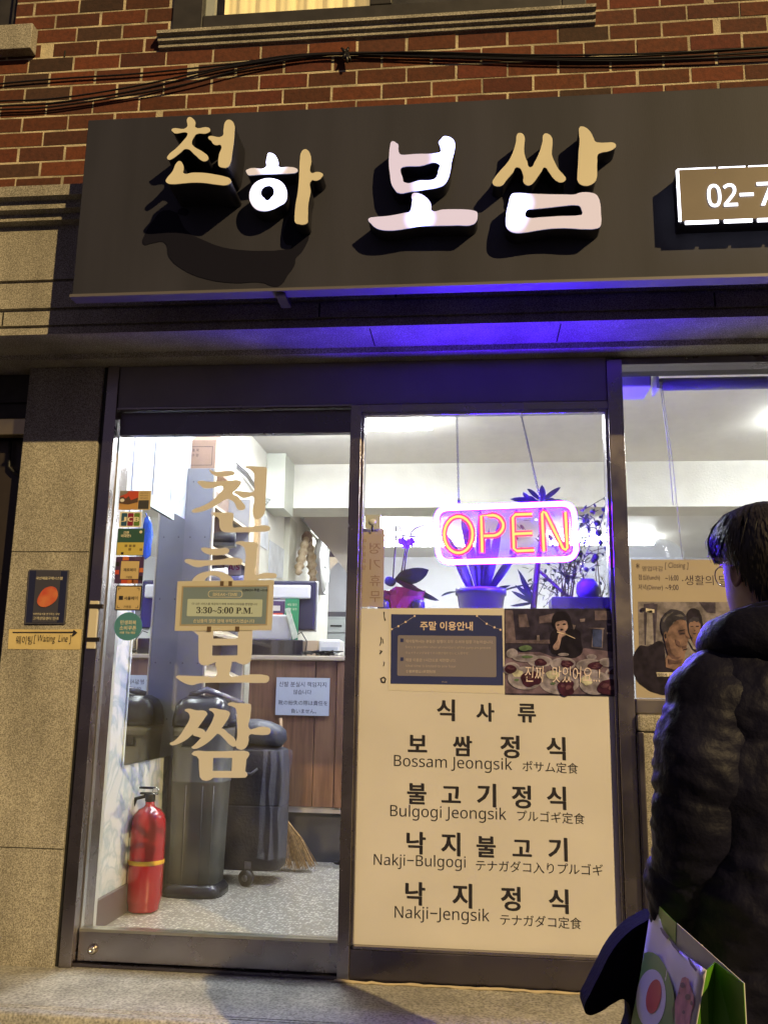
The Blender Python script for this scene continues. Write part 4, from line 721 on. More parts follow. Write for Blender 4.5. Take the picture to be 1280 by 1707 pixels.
ds = MB(); ds.prism([tuple(at(*p, Y=4.7)) for p in ((490, 850), (600, 850), (600, 1010), (576, 952), (550, 917))], (0, .6, 0)); tag(ds.build('stair_underside', mat('stair_beige', (.5, .44, .38), .6), None), 'sloping beige underside of a staircase behind the counter', 'stairs')
# ceiling lights: white tray with two glowing tubes
TUBE = emat('fluorescent', (.93, .97, 1.), 115); TRAY = mat('tray_white', (.8, .8, .8), .4)
def light0(name, lab):
    t = thing(name, (0, 0, 0), lab, 'ceiling light', 'fluorescent ceiling lights'); b = MB(); b.profx([(-.03, .055), (.03, .055), (.022, .006), (-.022, .006)], -.62, .62); b.build('tray', TRAY, t, .004)
    for y in (-.042, .042): b = MB(); b.tube([(-.6, y, -.012), (.6, y, -.012)], .0165, 10); b.build('tube', TUBE, t)
    return t
L0 = light0('fluorescent_light', 'bright ceiling tube light at the top of the OPEN sign window')
spots = [(-.88, 2.36, 3.13, 0, None), (2.62, 2.5, 3.14, 0, 'ceiling tube light at the top of the right window, above the person'), (1.5, 7.2, 3.14, 0, 'far ceiling tube light low in the right window above the closing times board'), (-.6, 7.3, 3.14, 0, 'far ceiling tube light just left of the OPEN sign behind the orchid'), (-.95, 5.9, 3.14, 1.57, 'ceiling tube light behind the beam above the counter'), (-1.05, 1.35, 3.14, 1.57, 'ceiling tube light above the entrance floor inside the door'), (.3, 1.45, 3.14, 1.57, 'ceiling tube light hidden above the window plants')]  # last two are unseen lights added to brighten floor, step and ceiling
for i, (x, y, z, r, lab) in enumerate(spots):
    if i == 0: o = L0
    else:
        o = L0.copy(); COL.objects.link(o)
        for ch in L0.children: c = ch.copy(); COL.objects.link(c); c.parent = o
        o['label'] = lab
    o.location = (x, y, z); o.rotation_euler.z = r
for px, py, lab in ((638, 856, 'small round downlight left of the OPEN sign'), (1100, 852, 'left one of two downlights in the right window'), (1158, 852, 'right one of two downlights in the right window')):
    p = at(px, py, Z=ZCE-.02); b = MB(); b.lathe([(.10, .019), (.10, 0), (.085, -.004)], (p.x, p.y, ZCE-.02)); tag(b.build('downlight', emat('downlight_glow', (1, .97, .9), 5)), lab, 'downlight', 'downlights in the far ceiling')
# mirror, wall card, blue bag roll
MR = thing('wall_mirror', (XL, .8, 1.0), 'tall frameless mirror on the marble wall beside the shoe rack', 'mirror')
boxes('silvered_glass', mat('mirror', (.85, .88, .88), .015, 1), MR, (XL+.001, XL+.006, .80, 1.445, 1.01, 2.30)); boxes('edge', mat('mirror_edge', (.6, .66, .66), .3), MR, (XL+.001, XL+.0075, .785, .7995, 1.005, 2.302))
pq = [at(*p, X=XL+.012) for p in ((252, 824), (291, 846), (289, 867), (250, 844))]; b = MB(); b.prism([tuple(p) for p in pq], (.002, 0, 0)); NC = b.build('wall_card', mat('mint_paper', (.52, .62, .58), .5)); tag(NC, 'pale mint paper strip stuck at the top of the mirror', 'paper')
b = MB(); p = [at(*q, X=XL+.03) for q in ((245, 862), (246, 875), (246, 892), (244, 908), (243, 925), (241, 932))]; b.tube(p, [.012, .024, .03, .027, .026, .006], 9, flat=.5); b.tube([p[0], at(243, 855, X=XL+.03)], .003, 5); tag(b.build('plastic_bag', mat('blue_plastic', (.015, .11, .6), .12, bump=.6, bscale=40)), 'crumpled shiny blue plastic bag hanging beside the door stickers', 'bag')
# slim shoe rack
XS = -1.475; RK = thing('shoe_rack', (XL, 1.45, ZF), 'slim tall grey shoe rack with its open slanted shelves facing the room', 'shoe rack')
RGR = mat('rack_grey', (.27, .28, .31), .45, var=.06, scale=5); boxes('side_panel', RGR, RK, (XL+.002, XS, 1.45, 1.47, ZF, 2.60), (XL+.002, XS, 2.28, 2.30, ZF, 2.60), bevel=.002)
boxes('back_panel', mat('rack_brown', (.17, .12, .1), .6), RK, (XL+.002, XL+.012, 1.471, 2.279, ZF, 2.59)); boxes('edge_strip', mat('rack_cream', (.66, .6, .46), .5), RK, (XS+.0005, XS+.012, 1.449, 1.474, ZF, 2.60), (XS+.0005, XS+.012, 2.276, 2.301, ZF, 2.60), bevel=.002)
for i in range(9):
    z = .46+.24*i; b = MB(); b.prism([(XL+.014, 1.472, z+.07), (XS+.008, 1.472, z), (XS+.008, 1.472, z+.016), (XL+.014, 1.472, z+.086)], (0, .803, 0)); b.build('shelf', mat('rack_shelf', (.52, .44, .32), .5), RK)
b = MB(); [b.lathe([(.004, 0), (.004, .003)], (0, 0, 0), 8) for _ in ()]
for z in (2.52, 2.2, 1.85, 1.5, 1.2):
    for x in (XS-.03, XL+.04): b.box(x-.003, x+.003, 1.4485, 1.4502, z-.003, z+.003)
b.build('screw', BLACK, RK)
def shoe(name, loc, rz, cols, lab, L=.27, tilt=0):
    t = thing(name, (0, 0, 0), lab, 'shoe', 'shoes'); rs = []; 
    for i in range(11):
        u = i/10; y = (u-.5)*L; w = .046*(math.sin(math.pi*min(1, .12+.86*u))**.45)*(1.05 if u > .5 else .9); h = .10-.02*u if u < .35 else .093-.075*(u-.35)/.65; zt = max(.028, h)
        rs.append([(w*math.cos(a), y, .018+max(0, (zt-.018)*(.5+.5*math.sin(a)))) for a in [2*math.pi*k/12 for k in range(12)]])
    b = MB(); b.rings(rs); b.build('upper', mat('shoe_'+cols[0], cols[1], .45), t)
    so_ = [[(q[0]*1.08, q[1]*1.03, 0) for q in [(.046*(math.sin(math.pi*min(1, .12+.86*i/10))**.45)*s, (i/10-.5)*L) for s, r in ((1, range(11)), (-1, range(10, -1, -1))) for i in r]]]
    b = MB(); b.prism(so_[0], (0, 0, .02)); b.build('sole', mat('shoe_sole_'+cols[2], cols[3], .5), t)
    b = MB(); [b.tube([(-.022, .0+.02*k, .088-.012*k), (0, .004+.02*k, .096-.012*k), (.022, .0+.02*k, .088-.012*k)], .003, 5) for k in range(4)]; b.build('laces', mat('lace', (.5, .5, .5), .7), t)
    t.location = loc; t.rotation_euler = (tilt, 0, rz); return t
wh = ('white', (.6, .6, .6), 'white', (.7, .7, .68)); bk_ = ('black', (.02, .02, .025), 'black', (.03, .03, .03)); nv = ('navy', (.03, .03, .12), 'white', (.7, .7, .68))
shoe('shoe', (XL+.085, 1.72, .46+.24*7+.05), 1.7, bk_, 'dark shoe on the top shelf of the rack behind the first syllable')
shoe('shoe', (XL+.09, 1.95, .46+.24*6+.05), 1.6, nv, 'navy shoe with a white sole beside the stem of the first syllable')
shoe('shoe', (XL+.08, 1.62, .46+.24*6+.05), 1.5, wh, 'white shoe beside the rack edge near the top of the first syllable')
shoe('shoe', (XL+.09, 1.62, .46+.24*2+.05), 1.5, wh, 'white shoe on the low shelf just above the trash bin')
p = at(556, 1425, Z=ZF); shoe('shoe', (p.x+.05, p.y, ZF), .5, ('black', (.02, .02, .025), 'white', (.7, .7, .68)), 'black and white shoe on the floor by the counter, farther one'); p = at(566, 1447, Z=ZF); shoe('shoe', (p.x+.07, p.y-.05, ZF), .9, ('black', (.02, .02, .025), 'white', (.7, .7, .68)), 'shoe half hidden by the middle post, nearer one on the floor')
b = MB(); rb = random.Random(4); b.rings([[(XL+.09+(.055+.012*rb.random())*s*math.cos(a), 1.8+(.2+.03*rb.random())*s*math.sin(a), 1.92+z) for a in [2*math.pi*k/14 for k in range(14)]] for z, s in ((0, .8), (.04, 1.1), (.1, 1.0), (.15, .75), (.18, .3))]); tag(b.build('shoe_bag', mat('shiny_black', (.015, .014, .03), .12, bump=.8, bscale=25), subd=1), 'crumpled shiny black bag on a middle shelf of the rack', 'bag')
b = MB(); b.lathe([(.045, 0), (.048, .1), (.046, .11), (.0, .112)], (XL+.10, 1.68, 1.70), 20); tag(b.build('paper_roll', WHITE), 'white roll on the rack shelf just above the break time card', 'roll')
bx = rect(312, 733, 360, 774, 1.5); cb_ = thing('cardboard_box', ((bx[0]+bx[1])/2, 1.6, 2.601), 'brown cardboard box with a printed label on top of the shoe rack', 'box')
CBM = mat('cardboard', (.36, .24, .17), .75, var=.06, scale=10); boxes('carton', CBM, cb_, (bx[0], bx[1], 1.5, 1.78, 2.601, bx[3]), bevel=.003)
b = MB(); b.prism([(bx[0], 1.5, bx[3]+.001), (bx[1], 1.5, bx[3]+.001), (bx[1]+.01, 1.62, bx[3]+.07), (bx[0]-.01, 1.62, bx[3]+.07)], (0, .004, 0)); b.build('flap', CBM, cb_)
panel('label', [rr(bx[0]+.02, bx[1]-.02, 2.63, bx[3]-.04, .002), rr(bx[0]+.023, bx[1]-.023, 2.633, bx[3]-.043, .002)], 1.499, mat('label_print', (.08, .06, .06), .7), cb_)
write('lettering', [tmesh('품 목', bx[0]+.03, bx[0]+.07, bx[3]-.07, 1.499), tmesh('수 량', bx[0]+.03, bx[0]+.07, bx[3]-.10, 1.499)], INK, cb_)
q = rect(374, 934, 402, 958, 2.25); AS = thing('repair_sign', ((q[0]+q[1])/2, 2.25, q[2]), 'small white card with magenta A/S letters at the far end of the shoe rack', 'card'); panel('card', [rr(q[0], q[1], q[2], q[3], .003)], 2.25, PAP, AS, .002); write('lettering', [tmesh('A/S', q[0]+.025, q[1]-.01, q[2]+.03, 2.2494, face=BOLD)], mat('magenta_ink', (.35, .01, .12), .6), AS)
# fire extinguisher
E0 = at(238, 1519, Z=ZF); ex, ey = E0.x, E0.y; FE = thing('fire_extinguisher', (ex, ey, ZF), 'red fire extinguisher with a yellow band on the terrazzo floor', 'fire extinguisher')
RD = mat('extinguisher_red', (.27, .008, .012), .22, coat=.5); b = MB(); R_ = .083; b.lathe([(.0, .004), (R_*.86, .004), (R_*.9, .012), (R_*.9, .03), (R_*.97, .045), (R_, .06), (R_, .36), (R_*.97, .40), (R_*.86, .432), (R_*.62, .455), (R_*.33, .467), (.022, .475), (.022, .49)], (ex, ey, ZF), 32); b.build('cylinder', RD, FE)
b = MB(); b.lathe([(R_+.0012, .212), (R_+.0022, .215), (R_+.0022, .228), (R_+.0012, .231)], (ex, ey, ZF), 32, cap=False); b.build('band', mat('band_yellow', (.62, .36, .03), .4), FE)
b = MB(); b.rings([[(ex+(R_+.001)*math.cos(a), ey+(R_+.001)*math.sin(a), ZF+z) for a in [math.radians(175+6*i) for i in range(8)]] for z in (.232, .33)], cap=False); b.build('label', mat('ext_label', (.55, .56, .55), .4), FE)
b = MB(); b.lathe([(.02, .488), (.024, .495), (.024, .525), (.014, .53)], (ex, ey, ZF), 16); b.box(ex-.05, ex+.035, ey-.012, ey+.012, ZF+.522, ZF+.532); b.box(ex-.055, ex+.02, ey-.01, ey+.01, ZF+.548, ZF+.558, Matrix.Translation((0, 0, 0))); b.build('valve', BLACK, FE, .002)
b = MB(); c = Vector((ex+.03, ey-.02, ZF+.54)); rg = [c+Vector((.014*math.cos(a), 0, .014*math.sin(a))) for a in [2*math.pi*k/16 for k in range(16)]]; b.tube(rg+rg[:2], .0025, 5, cap=False); b.build('pull_pin', mat('pin', (.6, .6, .6), .25, 1), FE)
b = MB(); b.tube([(ex-.02, ey, ZF+.515), (ex-.075, ey+.01, ZF+.50), (ex-.10, ey+.02, ZF+.43), (ex-.098, ey+.02, ZF+.3), (ex-.094, ey+.02, ZF+.16)], [.008, .009, .009, .010, .014], 8); b.build('hose', BLACK, FE)
# tall swing lid trash bin
p = at(311, 1500, Z=ZF); tx, ty = p.x, p.y+.14; TB = thing('trash_bin', (tx, ty, ZF), 'tall dark grey trash bin with a rounded black lid', 'trash bin')
def se(cx, cy, z, rx, ry, n=28, k=.5): return [(cx+rx*abs(math.cos(a))**k*(1 if math.cos(a) >= 0 else -1), cy+ry*abs(math.sin(a))**k*(1 if math.sin(a) >= 0 else -1), z) for a in [2*math.pi*i/n for i in range(n)]]
BG = mat('bin_grey', (.105, .108, .10), .42, var=.12, scale=4, bump=.05, bscale=250); b = MB(); b.rings([se(tx, ty, ZF+z, rx, ry) for z, rx, ry in ((.06, .128, .11), (.3, .132, .115), (.55, .14, .12), (.553, .143, .123), (.56, .143, .123), (.563, .14, .12), (.80, .15, .13), (.83, .15, .13))]); b.build('body', BG, TB)
b = MB(); b.rings([se(tx, ty, ZF+z, rx, ry) for z, rx, ry in ((.001, .155, .135), (.03, .155, .135), (.05, .14, .122), (.062, .13, .112))]); b.build('base', mat('bin_black', (.022, .022, .028), .25), TB)
b = MB(); b.rings([se(tx, ty, ZF+z, rx, ry) for z, rx, ry in ((.832, .156, .136), (.87, .154, .134), (.93, .145, .122), (.965, .125, .1), (.985, .09, .07), (.992, .03, .03))]); b.build('lid', mat('bin_lid', (.02, .022, .034), .2), TB)
b = MB(); b.box(tx-.12, tx+.07, ty-.134, ty-.128, ZF+.775, ZF+.785); b.box(tx-.07, tx+.03, ty-.137, ty-.128, ZF+.735, ZF+.775); b.build('hand_slot', BLACK, TB)
b = MB(); [b.tube([(tx+dx, ty-.118, ZF+.07), (tx+dx*1.03, ty-.124, ZF+.54)], .003, 5) for dx in (-.04, .045, .10)]; b.build('seam', mat('seam_grey', (.10, .10, .10), .4), TB)
b = MB(); b.tube([(tx-.08, ty-.03, ZF+.99), (tx+.02, ty-.06, ZF+1.02), (tx+.12, ty-.02, ZF+.985), (tx+.2, ty+.03, ZF+.95)], [.02, .022, .014, .012], 8, flat=.5); tag(b.build('umbrella_sleeve', mat('shiny_grey', (.1, .1, .14), .1)), 'shiny dark rolled sleeve lying across the trash bin lid', 'umbrella sleeve')
# black wheeled shopping trolley bag
p = at(410, 1478, Z=ZF); wx, wy = p.x, p.y; TR = thing('trolley_bag', (wx-.06, wy+.15, ZF), 'black wheeled trolley bag with a plastic cover behind the trash bin', 'trolley bag')
FAB = mat('black_fabric', (.012, .012, .02), .55, bump=.3, bscale=60); cx_, cy_ = wx-.02, wy+.16
b = MB(); b.rings([se(cx_, cy_, ZF+z, rx, ry, 24, .32) for z, rx, ry in ((.07, .175, .125), (.075, .18, .13), (.12, .182, .132), (.40, .187, .137), (.405, .18, .13), (.41, .187, .137), (.62, .182, .132), (.695, .172, .122), (.70, .165, .115), (.72, .1, .06))]); b.build('body', FAB, TR, bevel=.004)
b = MB(); b.tube([(cx_-.16, cy_-.03, ZF+.78), (cx_-.05, cy_-.05, ZF+.80), (cx_+.08, cy_-.05, ZF+.785), (cx_+.19, cy_-.03, ZF+.75)], [.05, .075, .08, .055], 12); b.build('rolled_top', mat('grey_fabric', (.05, .055, .075), .45, bump=.4, bscale=30), TR, subd=1)
PLS = film('clear_plastic', (.5, .52, .6), .16, .08); b = MB(); rb = random.Random(9)
for i in range(3):
    x = cx_+.08+.05*i; b.sm = True; L = [[b.b.verts.new((x+rb.uniform(-.012, .012)+.05*u, cy_-.145-.012*math.sin(5*u+i)+.05*u, ZF+.70-.56*t+rb.uniform(-.01, .01))) for u in (0, .33, .66, 1)] for t in (0, .2, .4, .6, .8, 1)]
    for r0, r1 in zip(L, L[1:]):
        for k in range(3): b.face([r0[k], r0[k+1], r1[k+1], r1[k]])
b.build('plastic_cover', PLS, TR)
b = MB()
for x in (wx-.24, wx):
    b = MB(); b.tube([(x-.006, wy-.014, ZF+.042), (x+.006, wy+.014, ZF+.042)], .042, 20); w_ = b.build('wheel', mat('wheel_black', (.012, .012, .014), .35), TR); b = MB(); b.tube([(x-.0068, wy-.0165, ZF+.042), (x+.0068, wy+.0165, ZF+.042)], .018, 14); b.build('hub', mat('fork_grey', (.2, .2, .22), .3, .8), w_)
    b = MB(); b.box(x-.018, x+.018, wy+.016, wy+.06, ZF+.04, ZF+.12); b.build('axle_fork', mat('fork_grey', (.2, .2, .22), .3, .8), TR)
b = MB(); b.tube([(cx_-.07, cy_-.14, ZF+.6), (cx_-.04, cy_-.165, ZF+.575), (cx_+.02, cy_-.165, ZF+.575), (cx_+.05, cy_-.14, ZF+.6)], .008, 6); b.build('grab_handle', mat('handle_grey', (.06, .06, .07), .5), TR)
# straw broom
q0 = at(470, 1358, Y=2.05); q1 = at(494, 1436, Y=2.0); BM = thing('broom', (q1.x, 2.0, ZF), 'straw broom leaning bristles down beside the counter', 'broom'); b = MB(); rb = random.Random(6)
for i in range(150):
    u = rb.uniform(-1, 1); a = Vector((q0.x+.012*u, 2.08+rb.uniform(-.01, .01), q0.z-.02)); e = Vector((q1.x-.01+.125*u+rb.uniform(-.01, .01), 2.0+rb.uniform(-.05, .05), ZF+.004+rb.uniform(0, .03)+.02*abs(u))); m_ = (a*.55+e*.45)+Vector((.018*u, 0, 0)); b.tube([a, m_, e], [.003, .0028, .0015], 4, cap=False)
b.build('straw', mat('straw', (.36, .22, .09), .8, var=.3, scale=60), BM); b = MB(); b.tube([(q0.x, 2.09, q0.z-.03), (q0.x-.004, 2.10, q0.z+.02), (q0.x-.05, 2.14, q0.z+.55)], [.016, .012, .011], 8); b.build('handle', mat('broom_handle', (.3, .19, .1), .6), BM)
# counter
YCt = 2.26; a0 = at(465, 1092, Y=YCt); z1 = at(520, 1094, Y=YCt).z; CT = thing('counter', (-.9, YCt, ZF), 'tall brown wooden counter with a grey plinth', 'counter')
boxes('wood_panel', WOOD, CT, (-1.42, -.995, YCt, 2.95, .665, z1-.03), (-.992, -.86, YCt, 2.95, .665, z1-.03), (-.857, -.3, YCt-.012, 2.95, .665, z1-.03), bevel=.003)
boxes('worktop', mat('worktop', (.42, .36, .28), .4), CT, (-1.43, -.29, YCt-.03, 2.97, z1-.029, z1), bevel=.006); boxes('ledge', mat('ledge_grey', (.35, .33, .31), .5), CT, (-1.42, -.3, YCt+.01, 2.9, .63, .664)); boxes('plinth', mat('plinth_grey', (.05, .05, .06), .5), CT, (-1.40, -.3, YCt+.05, 2.9, ZF+.001, .629))
k0 = at(405, 1092, Y=2.25); k1 = at(505, 1067, Y=2.25); tag(boxes('glass_case', mat('black_gloss', (.012, .011, .02), .08, coat=.6), None, (k0.x, k1.x, 2.25, 2.75, z1+.001, k1.z), bevel=.006), 'glossy black case on the counter beneath the payment terminal', 'case')
n0 = rect(460, 1130, 549, 1193, YCt-.014); NP = thing('lost_shoes_notice', ((n0[0]+n0[1])/2, YCt, n0[2]), 'pale blue paper in Korean and Japanese taped to the wooden counter', 'notice'); boxes('paper', mat('pale_blue_paper', (.46, .52, .62), .5), NP, (n0[0], n0[1], YCt-.016, YCt-.013, n0[2], n0[3]))
yn = YCt-.0165; write('lettering', [ptext('신발 분실시 책임지지', 465, 544, 1144, yn, off=.006), ptext('않습니다', 489, 519, 1157, yn, off=.006), ptext('靴の紛失の際は責任を', 464, 546, 1174.5, yn, off=.004), ptext('負いません。', 485, 527, 1188.5, yn, off=.004)], INK, NP)
# payment terminal and bits on the counter
YT = 2.35; T0 = rect(418, 967, 524, 1050, YT); PT = thing('payment_terminal', ((T0[0]+T0[1])/2, YT, k1.z), 'white countertop payment terminal with a dark screen back and stickers', 'payment terminal')
boxes('housing', mat('terminal_dark', (.02, .02, .05), .25), PT, (T0[0], T0[1], YT+.03, YT+.10, T0[2], T0[3]), bevel=.012); boxes('frame', mat('terminal_white', (.72, .72, .74), .35), PT, (T0[0]-.005, T0[1]+.004, YT+.101, YT+.115, T0[2]-.005, T0[3]+.006), bevel=.006)
T1 = rect(418, 975, 517, 998, YT); boxes('cover', MATS['terminal_white'], PT, (T1[0], T1[1], YT, YT+.029, T1[2], T1[3]), bevel=.012); T3 = rect(418, 990, 489, 1060, YT); boxes('back_panel', MATS['terminal_white'], PT, (T3[0], T3[1], YT+.012, YT+.0285, T3[2], T1[2]-.002), bevel=.01); T2 = rect(418, 1025, 487, 1066, YT); boxes('stand', mat('terminal_grey', (.5, .5, .52), .4), PT, (T2[0], T2[1], YT-.02, YT+.12, k1.z+.001, T2[3]), bevel=.01)
s1 = rect(455, 1002, 474, 1031, YT); boxes('sticker', PUR, PT, (s1[0], s1[1], YT+.006, YT+.0115, s1[2], s1[3])); boxes('sticker', PAP, PT, (s1[0], s1[1]-.03, YT+.003, YT+.0055, s1[2]+.05, s1[3]-.03)); boxes('sticker', RED, PT, (s1[0], s1[1]-.01, YT+.003, YT+.0055, s1[2]+.005, s1[2]+.035))
g0 = rect(475, 998, 498, 1034, YT-.01); GC = thing('green_card', (g0[0], YT, g0[2]), 'small green card standing in front of the payment terminal', 'card'); boxes('card', mat('card_leaf', (.03, .24, .11), .4), GC, (g0[0], g0[1], YT-.008, YT-.003, g0[2]-.16, g0[3])); write('lettering', [tmesh('배달 할인', g0[0]+.015, g0[1]-.015, g0[3]-.045, YT-.0085), tmesh('쿠폰 증정', g0[0]+.015, g0[1]-.015, g0[3]-.075, YT-.0085)], CREAM, GC); boxes('picture', mat('card_pink', (.4, .18, .18), .5), GC, (g0[0]+.045, g0[1]-.04, YT-.0095, YT-.0082, g0[2]+.03, g0[3]-.10))
b = MB(); b.prism([tuple(at(*p, Y=2.30)) for p in ((475, 1015), (482, 1013), (497, 1062), (488, 1066))], (0, .012, 0)); tag(b.build('paper_holder', mat('holder_pale', (.55, .6, .5), .4, var=.2, scale=20)), 'narrow pale paper stand leaning beside the green card', 'paper stand')
w0 = rect(531, 1066, 567, 1093, 2.3); WB = thing('white_device', ((w0[0]+w0[1])/2, 2.35, z1), 'small white box device on the counter edge beside black cables', 'device'); boxes('case', WHITE, WB, (w0[0], w0[1], 2.3, 2.5, z1+.001, w0[3]), bevel=.012); boxes('front', mat('device_grey', (.5, .53, .56), .35), WB, (w0[0]+.015, w0[1]-.015, 2.296, 2.2995, z1+.012, w0[3]-.05))
b = MB(); rb = random.Random(8)
for i in range(7): s_ = Vector((w0[0]-.10+.03*i, 2.26, z1+.008)); b.tube([s_]+[s_+Vector((rb.uniform(-.08, .12), rb.uniform(-.01, .02), rb.uniform(0, .03))) for _ in range(5)], .0045, 5)
b.tube([(w0[0]-.16, 2.32, z1+.13), (w0[0]-.11, 2.28, z1+.15), (w0[0]-.07, 2.27, z1+.09), (w0[0]-.08, 2.26, z1+.01)], .004, 5); tag(b.build('cable_tangle', CB), 'tangle of black cables on the counter in front of the white device', 'cables')
v0 = rect(504, 1068, 530, 1094, 2.4); tag(boxes('carton', mat('carton_tan', (.5, .38, .26), .6), None, (v0[0], v0[1], 2.4, 2.5, z1+.001, v0[3]), bevel=.003), 'small open tan carton on the counter left of the white device', 'box')
# left wall beyond the rack
d0 = at(437, 735, Y=3.3); d1 = at(472, 846, Y=3.3); DC = thing('duct_box', (d0.x, 3.3, d1.z), 'pale boxed cabinet hanging under the ceiling by the left wall', 'cabinet'); boxes('carcass', mat('cabinet_pale', (.56, .58, .50), .35), DC, (XL+.001, d1.x, 3.32, 3.668, d1.z, ZCE-.002)); boxes('door', mat('cabinet_front', (.58, .6, .52), .25), DC, (XL+.001, d1.x+.004, 3.30, 3.319, d1.z-.004, ZCE-.004), bevel=.003)
b = MB(); [b.tube([at(u, v, X=XL+.02+.012*i) for u, v in ((395, 780-4*i), (412, 795-4*i), (425, 815-4*i), (438, 838-4*i), (486, 845-3*i), (515, 878-2*i), (549, 916))], .007, 6) for i in range(3)]; tag(b.build('wall_pipe', mat('pipe_grey', (.5, .51, .54), .3, .3)), 'grey pipes running down the left wall past the hanging cabinet', 'pipe')
cal = [(('wall_calendar', 'paper calendar on the left wall just right of the first syllable'), (428, 838, 447, 868, 446, 918, 426, 905)), (('wall_poster', 'whitish poster lower on the left wall above the payment terminal'), (449, 900, 486, 925, 484, 965, 447, 962))]
for (nm, lb), q in cal:
    P = [at(q[i], q[i+1], X=XL+.004) for i in (0, 2, 4, 6)]; b = MB(); b.prism([tuple(p) for p in P], (.003, 0, 0)); tag(b.build(nm, mat(nm+'_paper', (.66, .68, .72), .25, var=.12, scale=9)), lb, 'paper')
tag(boxes('wood_strip', mat('strip_wood', (.4, .27, .14), .5), None, (XL+.001, XL+.03, 3.02, 3.10, 1.6, 2.85)), 'vertical wooden strip on the left wall behind the door lettering', 'wood strip')
tag(boxes('wall_post', mat('post_cream', (.55, .54, .44), .5), None, (XL+.001, XL+.05, 4.05, 4.35, ZF, 2.83)), 'cream post on the left wall beside the hanging dried fish', 'post')
def bundle(name, L, lab):
    b = MB(); P = [at(u, v, X=XL+.12) for u, v, _ in L]; Q, R = [], []
    for i in range(len(P)-1):
        for k in range(5): t = k/5; Q.append(P[i].lerp(P[i+1], t)); R.append(.036*(L[i][2]*(1-t)+L[i+1][2]*t)*(.72+.34*((len(Q) % 3) == 1)))
    b.tube(Q, R, 9, flat=.8); o = b.build(name, mat('dried_fish', (.30, .2, .11), .6, col2=(.5, .4, .27), scale=18, bump=.8, bscale=25)); return o
DF = thing('dried_fish_bundle', at(513, 893, X=XL+.12), 'pair of long dried fish tied at the top, hanging on the left wall', 'dried fish')
for nm, L in (('fish', [(512, 894, .7), (508, 905, 1.3), (504, 925, 1.5), (499, 945, 1.4), (497, 960, .8)]), ('fish', [(514, 894, .7), (516, 910, 1.3), (519, 935, 1.6), (521, 955, 1.4), (522, 975, .9), (523, 1010, .8)])):
    o = bundle(nm, L, ''); adopt(o, DF)
b = MB(); c = at(512, 895, X=XL+.12); b.lathe([(.025, -.05), (.05, -.03), (.05, .01), (.02, .05)], c, 12); b.build('binding', mat('binding_brown', (.2, .12, .08), .7), DF)
c = at(534, 945, X=XL+.02); CK = thing('wall_clock', (c.x, c.y, c.z), 'round wall clock seen edge on beyond the dried fish', 'clock'); b = MB(); rz = .30
b.rings([[(c.x+d, c.y+r*math.cos(a), c.z+r*math.sin(a)) for a in [2*math.pi*k/32 for k in range(32)]] for r, d in ((rz, -.015), (rz, .05), (rz*.92, .055), (rz*.9, .04))]); b.build('rim', mat('clock_rim', (.4, .4, .42), .3, .7), CK)
b = MB(); b.rings([[(c.x+d, c.y+r*math.cos(a), c.z+r*math.sin(a)) for a in [2*math.pi*k/32 for k in range(32)]] for r, d in ((rz*.89, .038), (rz*.89, .042))]); b.build('dial', WHITE, CK)
b = MB(); b.box(c.x+.043, c.x+.046, c.y-.008, c.y+.008, c.z-.02, c.z+.2); b.box(c.x+.0465, c.x+.049, c.y-.01, c.y+.12, c.z-.008, c.z+.008); b.build('hands', BLACK, CK)
f0 = at(545, 1028, Y=8.0); f1 = at(585, 1095, Y=8.0); FC = thing('drawer_cabinet', (f0.x, 8, ZF), 'pale grey drawer cabinet far behind the counter', 'cabinet'); boxes('carcass', mat('drawer_grey', (.42, .45, .45), .4), FC, (f0.x-.2, f1.x+.3, 8.0, 8.5, ZF, f0.z), bevel=.01); each('drawer_front', mat('drawer_front', (.48, .51, .5), .35), FC, *[(f0.x-.18, f1.x+.28, 7.985, 7.999, zz, zz+.16) for zz in (f0.z-.20, f0.z-.39, f0.z-.58)]); each('handle', BLACK, FC, *[(f0.x+.05, f0.x+.2, 7.975, 7.984, zz, zz+.02) for zz in (f0.z-.13, f0.z-.32, f0.z-.51)])
# right window: blind housing, cords, white unit
r0 = at(1094, 606, Y=.5); r1 = at(1094, 648, Y=.5); BH = thing('roller_blind', (1.5, .5, r1.z), 'dark roller blind housing across the top of the right window', 'blind'); boxes('housing', mat('blind_grey', (.16, .16, .18), .45), BH, (r0.x, 3.3, .47, .56, r1.z+.02, 2.74), bevel=.01); b = MB(); b.tube([(r0.x+.02, .50, r1.z+.02), (3.3, .50, r1.z+.02)], .028, 12); b.build('rolled_fabric', mat('blind_fabric', (.2, .2, .23), .6), BH); boxes('end_cap', WHITE, BH, (r0.x-.012, r0.x-.001, .46, .57, r1.z-.01, r0.z))
for (u0, v0, u1, v1) in ((1100, 640, 1122, 842), (1103, 640, 1138, 935)): b = MB(); A, E = at(u0, v0, Y=.46), at(u1, v1, Y=.46); b.tube([A, (A+E)/2+Vector((.006, 0, 0)), E], .0018, 5); b.build('pull_cord', mat('cord_white', (.6, .6, .56), .6), BH)
u0 = at(1038, 606, Y=.45); u1 = at(1086, 645, Y=.45); tag(boxes('white_unit', WHITE, None, (u0.x-.05, u1.x, .44, .62, u1.z, u0.z), bevel=.008), 'white box unit at the upper left corner of the right window', 'unit')
c = at(1100, 925, Y=3.0); b = MB(); b.lathe([(.02, .13), (.3, .12), (.36, .06), (.34, -.15), (.30, -.5)], (c.x-.2, 3.0, c.z-.05), 32); tag(b.build('clear_hood', film('hood_clear', (.6, .65, .75), .25, .1)), 'translucent rounded hood just above the closing times board', 'hood')
